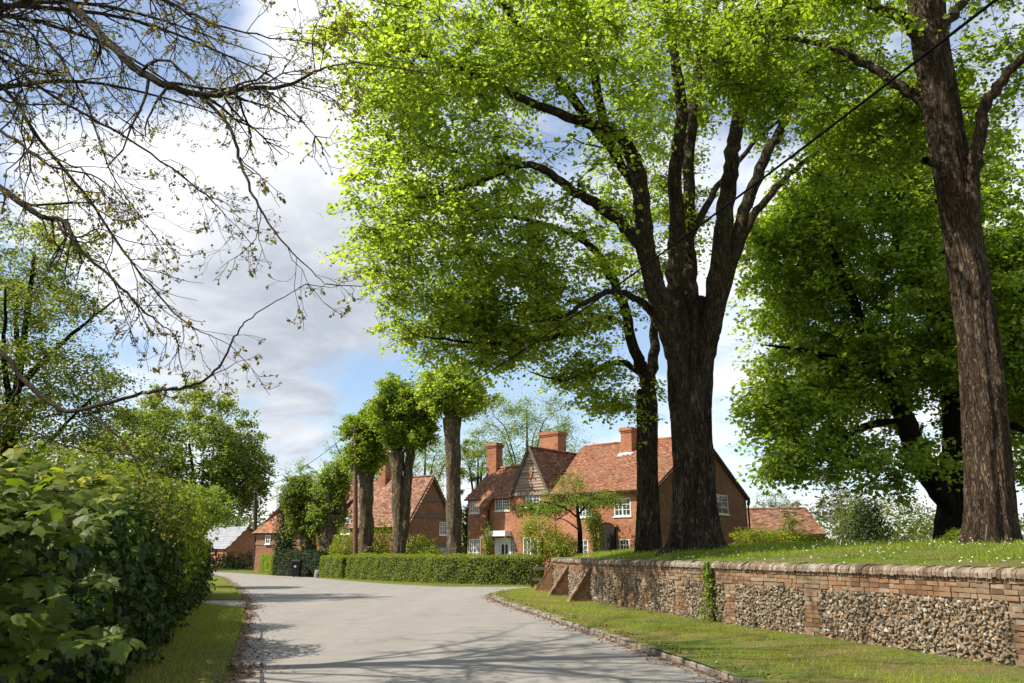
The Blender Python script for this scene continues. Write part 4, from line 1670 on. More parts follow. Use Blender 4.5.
# low tiled outhouse to the right of the cottage
of = Frame(P(750, 540, 51.5)[:2], R(12))
oh = thing('outhouse', 'low brick outhouse with a red tiled roof beyond the shrubs beside the cottage gable', 'outhouse', of((2.5, 1, 0)))
ou1 = of.px(826, 530)[0]
oz0, oz1 = of.px(780, 533)[1], of.px(780, 509, 2.4)[1]
mb = MB(of)
mb.box((-.2, 0.0, 0), (ou1 - .2, 4.6, oz0))
mb.poly([(ou1 - .2, 0, oz0), (ou1 - .2, 4.6, oz0), (ou1 - .9, 2.4, oz1 - .1)])
mb.build('wall', M['brick_brown'], oh)
ox1 = of.px(806, 509, 2.4)[0]
roof_plane(of, [(-.3, -.2, oz0 - .1), (ou1, -.2, oz0 - .1), (ox1, 2.4, oz1), (-.3, 2.4, oz1)], oh, M['tile_old'], gauge=.14, tw=.2)
roof_plane(of, [(ou1, 4.9, oz0 - .1), (-.3, 4.9, oz0 - .1), (-.3, 2.4, oz1), (ox1, 2.4, oz1)], oh, M['tile_old'], gauge=.14, tw=.2)
ridge(of, (-.3, 2.4, oz1 + .05), (ox1, 2.4, oz1 + .05), oh, M['tile_old'])

# ---------------------------------------------------------------- the timbered house behind the pollards
MY = 60.0
mx1 = ray(408, 522)[0] * MY                                    # front right corner (hidden behind the double trunk)
ml = R(42)
Lm = 11.0
mf = Frame((mx1 - Lm * math.cos(ml), MY + Lm * math.sin(ml)), ml)
mh = thing('timbered_house', 'brown brick house with timber bands in its gable, behind the bare lime trunks', 'house', mf((Lm / 2, 3, 0)))
m_right = lambda a, d, z: (Lm - d, a, z)
mev = mf.px_side(409, 520, Lm)[1]
mva, mza = mf.px_side(432, 476, Lm)
mW = mva * 2
mb = MB(mf)
A1 = (*[mf.px_side(x, 528, Lm)[0] for x in (439.5, 447)], mf.px_side(443, 535, Lm)[1], mf.px_side(443, 521, Lm)[1])
A2 = (*[mf.px_side(x, 550, Lm)[0] for x in (440.5, 447.5)], mf.px_side(443, 558, Lm)[1], mf.px_side(443, 545, Lm)[1])
zz_ = min(mev, 1e9)
wall_panel(mb, m_right, 0, mW, 0, mev, [(A1[0], A1[1], A1[2], min(A1[3], mev - .05)), A2] if A1[3] < mev + 5 else [A2], .1)
mb.poly([m_right(0, 0, mev), m_right(mW, 0, mev), m_right(mva, 0, mza)])
mb.poly([(0, 0, 0), (Lm, 0, 0), (Lm, 0, mev), (0, 0, mev)])
mb.poly([(0, mW, 0), (Lm, mW, 0), (Lm, mW, mev), (0, mW, mev)][::-1])
mb.poly([(0, 0, 0), (0, mW, 0), (0, mW, mev), (0, mva, mza), (0, 0, mev)])
mb.build('wall', M['brick_brown'], mh)
tb = MB(mf)
for z_, w_ in ((mf.px_side(425, 499, Lm)[1], .26), (mf.px_side(425, 516, Lm)[1], .28), (mf.px_side(425, 545, Lm)[1], .25)):
    fz = max(0, (z_ - mev) / (mza - mev))
    tb = MB(mf)
    tb.box((Lm - .02, mva * fz + .05, z_ - w_ / 2), (Lm + .05, mW - (mW - mva) * fz - .05, z_ + w_ / 2))
    tb.build('timber_beam', M['timber'], mh)
for rr in (A1, A2):
    window(mf, m_right, (rr[0], rr[1], rr[2], min(rr[3], mev - .05) if rr is A1 else rr[3]), 3, 3, mh, lights=1)
fz = [mf.px(x, 525)[0] for x in (338, 351)]
window(mf, lambda a, d, z: (a, d - .1, z), (fz[0], fz[1], mf.px(345, 534)[1], mf.px(345, 518)[1]), 4, 3, mh, lights=2)
ms = (mza - mev) / mva
roof_plane(mf, [(-.2, -.3, mev - .3 * ms), (Lm + .2, -.3, mev - .3 * ms), (Lm + .2, mva, mza), (-.2, mva, mza)], mh, M['tile_old'], tw=.2, gauge=.13, sag=.06)
roof_plane(mf, [(Lm + .2, mW + .3, mev - .3 * ms), (-.2, mW + .3, mev - .3 * ms), (-.2, mva, mza), (Lm + .2, mva, mza)], mh, M['tile_old'], tw=.2, gauge=.13)
ridge(mf, (-.2, mva, mza + .06), (Lm + .2, mva, mza + .06), mh, M['tile_old'])
for (va, vb2) in ((-.35, mva), (mW + .35, mva)):
    bb = MB(mf)
    bb.bar((Lm + .19, va, mev - .3 * ms - .06), (Lm + .19, vb2, mza - .02), .05, .2)
    bb.build('bargeboard', M['timber'], mh)
cu, cz_ = mf.px(385.5, 470, mva)
chimney(mf, cu, mva, mza - 1, mf.px(385, 453, mva)[1], 1.0, .8, mh, pots=2, m='brick_brown')

# ---------------------------------------------------------------- the red roofed house further down the road
LY = 71.0
lx = ray(257, 530)[0] * LY
lf = Frame((lx, LY), R(28))
lh = thing('far_house', 'far brick house with steep red tiled roof behind the dark yew', 'house', lf((4, 3, 0)))
lev = lf.px(262, 530)[1]
lrz = lf.px(288, 499, 3.2)[1]
Ll = 5.0
mb = MB(lf)
mb.box((0, 0, 0), (Ll, 6.4, lev))
mb.poly([(0, 0, lev), (0, 6.4, lev), (0, 3.2, lrz)])
mb.poly([(Ll, 0, lev), (Ll, 6.4, lev), (Ll, 3.2, lrz)][::-1])
mb.build('wall', M['brick_brown'], lh)
bd = MB(lf)
for py in (536, 543.5):
    z_ = lf.px(262, py)[1]
    bd.box((-.03, -.05, z_ - .12), (Ll + .03, -.004, z_ + .12))
bd.build('string_course', M['mortar'], lh)
roof_plane(lf, [(-.3, -.3, lev - .25), (Ll + .3, -.3, lev - .25), (Ll + .3, 3.2, lrz), (1.6, 3.2, lrz)], lh, M['tile'], tw=.25, gauge=.16)
roof_plane(lf, [(Ll + .3, 6.7, lev - .25), (-.3, 6.7, lev - .25), (1.6, 3.2, lrz), (Ll + .3, 3.2, lrz)], lh, M['tile_old'], tw=.25, gauge=.16)
roof_plane(lf, [(-.3, 6.7, lev - .25), (-.3, -.3, lev - .25), (1.6, 3.2, lrz)], lh, M['tile'], tw=.25, gauge=.16)
window(lf, lambda a, d, z: (a, d - .1, z), (1.1, 1.65, lev - 1.15, lev - .45), 2, 2, lh)

# ---------------------------------------------------------------- barn at the end of the road
BY = 96.0
bx = ray(227, 545)[0] * BY
ba = R(48)
Lb = 11.5
bf = Frame((bx - Lb * math.cos(ba), BY + Lb * math.sin(ba)), ba)
bn = thing('barn', 'low brick barn with a pale grey roof at the end of the road', 'barn', bf((Lb / 2, 3, 0)))
bev = bf.px(228, 546.5)[1]
bva, bza = bf.px_side(248, 526, Lb)
mb = MB(bf)
mb.poly([(0, 0, 0), (Lb, 0, 0), (Lb, 0, bev), (0, 0, bev)])
mb.poly([(Lb, 0, 0), (Lb, bva * 2, 0), (Lb, bva * 2, bev), (Lb, bva, bza), (Lb, 0, bev)])
mb.poly([(0, 0, 0), (0, bva * 2, 0), (0, bva * 2, bev), (0, bva, bza), (0, 0, bev)][::-1])
mb.poly([(0, bva * 2, 0), (Lb, bva * 2, 0), (Lb, bva * 2, bev), (0, bva * 2, bev)][::-1])
mb.build('wall', M['brick'], bn)
bs = (bza - bev) / bva
roof_plane(bf, [(-.2, -.25, bev - .25 * bs), (Lb + .15, -.25, bev - .25 * bs), (Lb + .15, bva, bza), (-.2, bva, bza)], bn, M['slate'], tw=.5, gauge=.4, sag=0)
roof_plane(bf, [(Lb + .15, bva * 2 + .25, bev - .25 * bs), (-.2, bva * 2 + .25, bev - .25 * bs), (-.2, bva, bza), (Lb + .15, bva, bza)], bn, M['slate'], tw=.5, gauge=.4, sag=0)
for u_ in np.linspace(.6, Lb - .6, 6):
    pt = MB(bf)
    pt.box((u_ - .1, -.06, 0), (u_ + .1, -.003, bev - .1))
    pt.build('timber_post', M['darkwood'], bn)

# roof corner at the far left, behind the hedge
rf_ = Frame(P(-75, 470, 30)[:2], R(-20))
lh2 = thing('hedge_side_house', 'brown tiled roof corner just showing above the sycamore on the left', 'house', rf_((1, 2, 0)))
rz_ = rf_.px(-30, 445, 2.5)[1]
re_ = rf_.px(8, 463, 0)[1]
ru = rf_.px(9, 463, 0)[0]
mb = MB(rf_)
mb.box((-4, 0.2, 0), (ru - .3, 5, re_))
mb.build('wall', M['brick_brown'], lh2)
roof_plane(rf_, [(-4, -.2, re_ - .1), (ru, -.2, re_ - .1), (ru - 1.2, 2.5, re_ + 1.6), (-4, 2.5, re_ + 1.6)], lh2, M['tile_old'], tw=.2, gauge=.14)
roof_plane(rf_, [(ru, -.2, re_ - .1), (ru, 5.2, re_ - .1), (ru - 1.2, 2.5, re_ + 1.6)], lh2, M['tile_old'], tw=.2, gauge=.14)

# ================================================================== TREES
def PL(pts, Y0, Y1=None):
    """limb: photo pixels read at a depth running from Y0 to Y1"""
    Y1 = Y0 if Y1 is None else Y1
    n = len(pts)
    return [P(x, y, Y0 + (Y1 - Y0) * i / max(1, n - 1)) for i, (x, y) in enumerate(pts)]


# ---- the great lime on the bank
TY = 25.0
tb0 = P(694, 548, TY)
tb0[2] = float(bank_height(tb0[0], tb0[1])) - .12
up_at = P(694, 470, TY)
lime_limbs = [
    ([tb0, P(693, 500, TY), P(692, 450, TY), P(690, 400, TY), P(689, 345, TY), P(688, 300, TY)], .50, .66),
    (PL([(690, 440), (683, 385), (672, 335), (661, 300), (647, 255), (640, 188), (630, 150), (610, 130), (583, 122), (520, 98), (465, 70), (400, 50)], TY - .1, 20), .42, .05),
    (PL([(688, 430), (680, 380), (668, 335), (655, 290), (640, 245), (602, 208), (572, 190), (530, 165), (470, 185), (420, 198)], TY - .2, 20), .32, .04),
    (PL([(688, 400), (682, 340), (675, 290), (677, 235), (675, 174), (682, 108), (672, 40), (660, -60)], TY - .3, 23), .36, .12),
    (PL([(691, 400), (692, 335), (690, 280), (689, 220), (690, 150), (700, 60), (720, -60)], TY + .3, 28), .34, .12),
    (PL([(694, 440), (699, 385), (707, 340), (715, 305), (724, 220), (730, 174), (737, 127), (752, 80), (765, 20), (775, -70)], TY - .1, 23.5), .42, .12),
    (PL([(695, 430), (702, 375), (711, 335), (722, 291), (741, 220), (762, 164), (780, 130), (802, 90), (835, 50), (880, 10)], TY + .2, 27), .34, .06),
    (PL([(696, 420), (705, 365), (715, 322), (731, 267), (757, 211), (790, 174), (818, 153), (850, 135)], TY + .3, 29), .27, .05),
    (PL([(694, 235), (705, 208), (724, 178), (757, 141), (785, 115)], TY + .1, 27), .15, .05),
    (PL([(684, 400), (674, 350), (660, 322), (640, 302), (618, 291), (590, 300), (560, 318), (530, 322)], TY, 22), .17, .03),
    (PL([(640, 200), (610, 140), (590, 60), (560, 0), (520, -60)], TY - 1, 21), .20, .05),
    ([P(640, 188, TY - .4), (1.0, 22, 16), (-1.5, 20, 18.5), (-3.5, 19, 20)], .18, .05),
]
lc = in_ellipsoids([
    (P(515, 135, 22.5), (5.2, 4.4, 4.8), 215, .45),
    (P(440, 230, 22.0), (2.7, 3.2, 2.6), 85, .2),
    (P(420, 60, 21.0), (2.9, 4.0, 3.2), 90, .2),
    ((4.6, 24.5, 21.6), (7.5, 6.0, 3.6), 130, .5),
    (P(590, 50, 21.5), (3.6, 3.4, 2.8), 60, .3),
    (P(810, 70, 26), (3.2, 4.0, 2.3), 75, .2),
    (P(590, 290, 23.5), (2.6, 2.5, 1.7), 55, .2),
    (P(725, 75, 29.5), (4.2, 2.2, 2.6), 75, .1),
    (P(650, 130, 29.5), (2.4, 1.8, 2.4), 34, .1),
])
ax_ = np.hypot(lc[:, 0] - 5.2, lc[:, 1] - 25)
lc = lc[~((ax_ < 4.2) & (lc[:, 2] < 17.0) & (lc[:, 1] < 27.5))]
make_tree('lime_tree', 'great lime with the thickest trunk, forking into upright limbs in front of the cottage gable', 'tree', tb0, lime_limbs, lc,
          M['lime'], M['bark'], leaf=.13, per=125, cr=.80, flat=.34, sprays=8, loose=.5, tmpl='leaf', trunk_k=150, lobes=root_flare(7, 1.15, .6, .11, .08), group='old limes on the bank', tilt=.5, limb_cut=.85, droop=.25)

# ---- its slimmer neighbour
SY = 28.0
sb0 = P(648, 552, SY)
sb0[2] = float(bank_height(sb0[0], sb0[1])) - .15
slim_limbs = [
    ([sb0, P(648, 480, SY), P(648, 420, SY), P(647, 390, SY)], .36, .32),
    (PL([(648, 440), (648, 405), (645, 375), (635, 350), (620, 296), (593, 249), (565, 232), (520, 218), (480, 215)], SY, 25), .28, .04),
    (PL([(648, 430), (649, 390), (654, 350), (652, 300), (640, 250), (625, 205)], SY, 29), .26, .06),
    (PL([(644, 378), (620, 362), (590, 372), (560, 380), (530, 372)], SY, 27), .14, .02),
    (PL([(628, 325), (600, 318), (560, 335), (510, 345), (450, 340), (415, 335)], SY - .5, 24), .13, .02),
]
lc = in_ellipsoids([(P(545, 300, 26), (3.6, 2.6, 1.9), 100, .2), (P(440, 310, 25), (1.9, 1.8, 1.5), 48, .1), (P(500, 345, 26), (2.0, 1.8, .9), 32, .1),
                    (P(615, 395, 28), (1.5, 1.5, .9), 18, .1), (P(640, 220, 28), (2.5, 2.5, 2.2), 50, .2), (P(570, 375, 27.5), (1.4, 1.5, .7), 16, .1)])
make_tree('lime_tree', 'slimmer lime with one bare upright trunk, just to the left of the thickest lime', 'tree', sb0, slim_limbs, lc, M['lime'], M['bark'],
          leaf=.13, per=110, cr=.78, flat=.34, sprays=8, loose=.5, tmpl='leaf', trunk_k=90, lobes=root_flare(5, .34, 2.0, .08, .07), group='old limes on the bank', limb_cut=.9, droop=.25)

# ---- the tree at the right edge
RY = 18.0
rb0 = P(992, 545, RY)
rb0[2] = float(bank_height(rb0[0], rb0[1])) - .12
right_limbs = [
    ([rb0, P(989, 480, RY), P(985, 420, RY), P(979, 350, RY), P(968, 270, RY), P(955, 190, RY), P(942, 110, RY), P(930, 40, RY), P(924, -30, RY), P(920, -120, RY)], .43, .34),
    (PL([(972, 290), (972, 240), (972, 200), (977, 150), (989, 101), (1012, 68), (1040, 40), (1080, 0)], RY - .2, 17), .22, .06),
    (PL([(952, 170), (940, 128), (922, 100), (895, 85), (870, 66), (831, 47), (788, 39), (726, 44)], RY, 19.5), .19, .04),
    (PL([(942, 110), (930, 60), (906, 22), (870, 5), (820, -12), (760, -20)], RY, 16), .2, .05),
    (PL([(926, 0), (960, -40), (1010, -70), (1060, -90)], RY, 18), .22, .06),
    (PL([(938, 90), (945, 30), (975, -20), (985, -80)], RY, 22), .2, .05),
    (PL([(955, 200), (940, 168), (925, 160)], RY - .3, RY - 1.0), .13, .09),
]
lc = in_ellipsoids([((9.5, 18, 19.5), (6.5, 5.5, 4.4), 230, .45), (P(830, 55, 18.5), (3.2, 2.6, 1.5), 75, .1), (P(1000, 70, 18.5), (2.6, 2.6, 1.6), 55, .1),
                    (P(905, 120, 20), (1.9, 2, 1.1), 34, .1), (P(860, 150, 18.5), (1.6, 1.6, .9), 26, .1), (P(900, 15, 16), (3.0, 2.6, 1.5), 55, .1), (P(760, 20, 18), (2.4, 2.4, 1.3), 40, .1)])
ax_ = np.hypot(lc[:, 0] - (rb0[0] - .06 * lc[:, 2]), lc[:, 1] - RY)
lc = lc[~((ax_ < 3.0) & (lc[:, 1] < 19.0) & (lc[:, 2] < 18.0))]
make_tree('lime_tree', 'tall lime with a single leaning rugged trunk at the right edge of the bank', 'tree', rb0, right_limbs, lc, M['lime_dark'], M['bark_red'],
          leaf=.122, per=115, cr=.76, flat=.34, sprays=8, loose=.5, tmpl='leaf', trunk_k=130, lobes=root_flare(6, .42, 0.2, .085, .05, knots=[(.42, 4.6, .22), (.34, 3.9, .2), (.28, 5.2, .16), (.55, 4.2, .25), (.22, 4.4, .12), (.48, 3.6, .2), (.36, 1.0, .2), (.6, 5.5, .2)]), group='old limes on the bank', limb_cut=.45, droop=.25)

# ---- horse chestnut behind
CY = 34.0
cb0 = P(962, 534, CY)
cb0[2] = float(bank_height(cb0[0], cb0[1])) - .2
ch_limbs = [
    ([cb0, P(962, 500, CY), P(960, 470, CY), P(958, 430, CY), P(952, 350, CY), P(945, 260, CY), P(940, 170, CY)], 1.0, .30),
    (PL([(962, 525), (940, 492), (920, 458), (905, 420), (885, 370), (862, 325), (845, 280), (820, 220)], CY - .3, 31), .60, .10),
    (PL([(905, 420), (870, 425), (840, 440), (805, 452), (780, 455)], CY - 1, 30), .2, .03),
    (PL([(885, 370), (840, 360), (800, 350), (765, 345)], CY - 1.5, 31), .2, .03),
    (PL([(955, 390), (985, 340), (1010, 280), (1030, 200)], CY, 33), .35, .08),
    (PL([(952, 350), (920, 290), (890, 220), (870, 150)], CY, 34), .3, .06),
    (PL([(958, 430), (990, 420), (1025, 430), (1060, 440)], CY, 32), .25, .05),
    ([P(945, 260, CY), (17, 30, 14), (16, 27, 16)], .3, .05),
    ([P(945, 260, CY), (20, 38, 14), (21, 41, 16)], .3, .05),
]
lc = in_ellipsoids([(P(900, 290, CY), (6.3, 5.5, 6.2), 540, .45), (P(800, 400, 32), (2.2, 2.2, 2.2), 60, .1), (P(780, 260, 33), (1.9, 2.2, 2.8), 45, .1),
                    (P(1010, 330, CY), (3.6, 4.5, 5.0), 190, .3), (P(870, 462, 31), (2.6, 2.0, 1.0), 30, .1), (P(790, 455, 30.5), (1.3, 1.2, .9), 20, .1), (P(800, 210, 33), (2.0, 2.2, 2.0), 40, .1), (P(850, 160, 33), (2.4, 2.2, 2.0), 40, .1), (P(770, 400, 32), (1.3, 1.4, 1.6), 22, .1),
                    (P(900, 150, 34), (4.6, 4.6, 3.0), 130, .3)])
make_tree('horse_chestnut', 'broad dark horse chestnut with a leaning black trunk behind the right hand lime', 'tree', cb0, ch_limbs, lc, M['chestnut'], M['bark_dark'],
          leaf=.19, per=125, cr=.85, flat=.6, sprays=7, loose=.6, tmpl='leaf', trunk_k=32, lobes=root_flare(5, .3, 1.0), limb_cut=.3, droop=.45, rmax=.12)
bt0 = np.array([27.5, 37.0, 2.0])
lc = in_ellipsoids([((27, 37, 11), (6, 5, 8.0), 300, .4), ((24.5, 36, 6), (3.0, 3, 3.0), 60, .2)])
make_tree('shade_tree', 'dark leafy tree filling the gap behind the lime at the right edge', 'tree', bt0, [([bt0, bt0 + (0, 0, 4), bt0 + (.2, 0, 9), bt0 + (0, .3, 15)], .5, .1)], lc,
          M['chestnut'], M['bark_dark'], leaf=.21, per=110, cr=.85, flat=.5, tmpl='quad', limb_cut=.2, droop=.4)


# ---- pollarded limes behind the clipped hedge
def pollard(label, trunk_px, Y, r, crowns, lm, leaf=.16, n=60, per=120, stems=None, bark='bark_grey', flat=.7, name='pollarded_lime', group='pollarded limes by the road'):
    b = P(trunk_px[0][0], trunk_px[0][1], Y)
    b[2] = -.05
    pts = [b] + [P(x, y, Y) for (x, y) in trunk_px[1:]]
    limbs = [(pts, r, r * .95)]
    for st in (stems or []):
        limbs.append(st)
    top = pts[-1]
    for k in range(7):                                        # knuckles at the pollard head
        a = k * 2 * math.pi / 7 + .3
        limbs.append(([top - (0, 0, .1), top + np.array([math.cos(a) * r * 1.1, math.sin(a) * r * 1.1, .45]), top + np.array([math.cos(a) * r * 2.0, math.sin(a) * r * 2.0, 1.3])], r * .38, .05))
    limbs.append(([top - (0, 0, .25), top + (0, 0, .15), top + (.05, 0, .6)], r * 1.12, .08))
    es = []
    for (px, py, rx, ry) in crowns:
        sc = Y / 835
        es.append((P(px, py, Y), (rx * sc, rx * sc * .95, ry * sc), n, .35))
    lc = in_ellipsoids(es)
    ex = []
    for k in range(16):                                       # shoots standing out of the head, and sprouts down the bole
        e_ = es[k % len(es)]
        d_ = norm(rng.normal(size=3) + np.array([0, 0, .5]))
        ex.append(e_[0] + d_ * np.array(e_[1]) * rng.uniform(1.05, 1.3))
    lc = np.vstack([lc, ex])
    return make_tree(name, label, 'tree', b, limbs, lc, M[lm], M[bark], leaf=leaf, per=per, cr=.5, flat=flat, tmpl='leaf', sprays=7, loose=.8, trunk_k=28,
                     lobes=lambda a, s, p: .86 + .07 * np.cos(3 * a + 5 * s + p[0]) + .05 * np.cos(7 * a - 17 * s) + .045 * np.sin(23 * s + p[0] * 3) + .04 * np.sin(4 * a + 41 * s) + .3 * math.exp(-s / .06) + .3 * max(0, s - .80) / .2,
                     group=group, limb_cut=.93, droop=.55, tilt=.7)


pollard('stout pollarded lime beside the wooden telegraph pole, knobbly pale trunk', [(366, 578), (366, 540), (366, 500), (367, 468)], 52.0, .50, [(363, 437, 21, 28), (372, 425, 16, 20), (366, 456, 16, 12)], 'pollard', n=48, per=140)
Yp = 50.0
pollard('pollarded lime with a forked double trunk and the darkest round head', [(399, 580), (399, 555), (398, 500), (397, 452)], Yp, .40,
        [(402, 416, 33, 32), (396, 398, 24, 22), (418, 425, 20, 22)], 'pollard', n=62, per=115,
        stems=[([P(402, 560, Yp), P(406, 500, Yp + .1), P(410, 450, Yp + .2), P(412, 430, Yp + .2)], .34, .24)])
pollard('tallest pollarded lime standing closest to the cottage with a pale feathery head', [(454, 580), (454, 540), (453, 480), (452, 418)], 48.0, .50, [(452, 388, 30, 27), (457, 396, 32, 18)], 'lime', n=62, per=120)
pollard('yellowish pollarded lime with the thicker trunk further down the road', [(330, 577), (330, 556), (330, 535), (331, 515)], 58, .85, [(330, 500, 17, 30), (336, 480, 12, 18), (326, 512, 15, 14)], 'pale', n=52, per=120)
pollard('smaller green pollarded lime right beside the dark yew', [(309, 577), (309, 556), (308, 540), (308, 524)], 59, .62, [(304, 506, 17, 26), (300, 490, 12, 14), (306, 516, 14, 12)], 'olive', n=46, per=130)

# yew
yb = P(283, 576, 61)
bush('yew', 'dark green yew growing in a column beside the far house', [(P(285, 530, 61), (.75, .75, 3.2)), (P(286, 505, 61), (.6, .6, 1.5)), (P(285, 552, 61), (.8, .8, 1.9))], M['yew'], .14, 5200, base=0.0)

# ---- trees on the left
lb = P(196, 560, 78)
lb[2] = 0
lcen = P(188, 454, 78)
lc = in_ellipsoids([(lcen, (7.2, 6.6, 6.8), 400, .45), (P(242, 476, 77), (2.9, 3.0, 3.6), 75, .2), (P(135, 450, 78), (3.2, 3.4, 4.6), 60, .2)])
make_tree('roadside_chestnut', 'round headed chestnut coming into leaf on the left of the road', 'tree', lb,
          [([lb, lb + (0, 0, 2), lb + (.1, 0, 4), lcen + (0, 0, 1)], .42, .12)] +
          [([lb + (0, 0, 2.2 + .3 * k), lb + (2.4 * math.cos(k * 1.26), 2.4 * math.sin(k * 1.26), 6.6), lb + (5 * math.cos(k * 1.26), 5 * math.sin(k * 1.26), 9.2 + .7 * (k % 3))], .25, .05) for k in range(5)],
          lc, M['muted'], M['bark_dark'], leaf=.25, per=95, cr=.9, flat=.5, tmpl='leaf', droop=.4, limb_cut=.35)
lb = np.array([-17.5, 28.0, 0])
lc = in_ellipsoids([(P(10, 330, 28), (3.4, 3.5, 4.0), 150, .2), (P(60, 400, 28), (2.3, 2.6, 2.6), 70, .1), (P(-60, 350, 28), (4, 4, 5), 90, .3), (P(40, 250, 28), (1.9, 2.4, 2.2), 34, .1), (P(30, 455, 28), (3.0, 2.5, 1.4), 42, .1)])
make_tree('young_leaf_tree', 'thin crowned tree in small fresh leaves at the far left behind the bare branches', 'tree', lb,
          [([lb, lb + (.2, 0, 3), lb + (.3, 0, 7), lb + (.2, 0, 12)], .30, .06)] +
          [([lb + (.25, 0, 3 + k), lb + (1.5 * math.cos(k * 1.7), 1.5 * math.sin(k * 1.7), 5.0 + k), lb + (3.0 * math.cos(k * 1.7), 3.0 * math.sin(k * 1.7), 6.8 + k)], .12, .03) for k in range(6)],
          lc, M['muted'], M['bark_dark'], leaf=.12, per=105, cr=.62, flat=.45, tmpl='quad', droop=.5, limb_cut=.3)
hb = P(195, 575, 38)
hb[2] = 0
lc = in_ellipsoids([(P(200, 508, 38), (1.75, 1.6, .95), 70, .3), (P(180, 520, 38), (1.2, 1.3, .9), 30, .2)])
make_tree('hawthorn', 'small flat topped hawthorn above the end of the left hedge', 'tree', hb,
          [([hb, hb + (.1, 0, 1.2), hb + (0, 0, 2.4), P(198, 512, 38)], .16, .05)], lc, M['pale'], M['bark_twig'], leaf=.10, per=150, cr=.42, flat=.5, tmpl='quad', limb_cut=.4)

# ---- the bare tree overhead at the left: trunk stands beyond the hedge
ob = np.array([-9.6, 10.5, 0.0])
OT = np.array([-9.3, 10.6, 0])


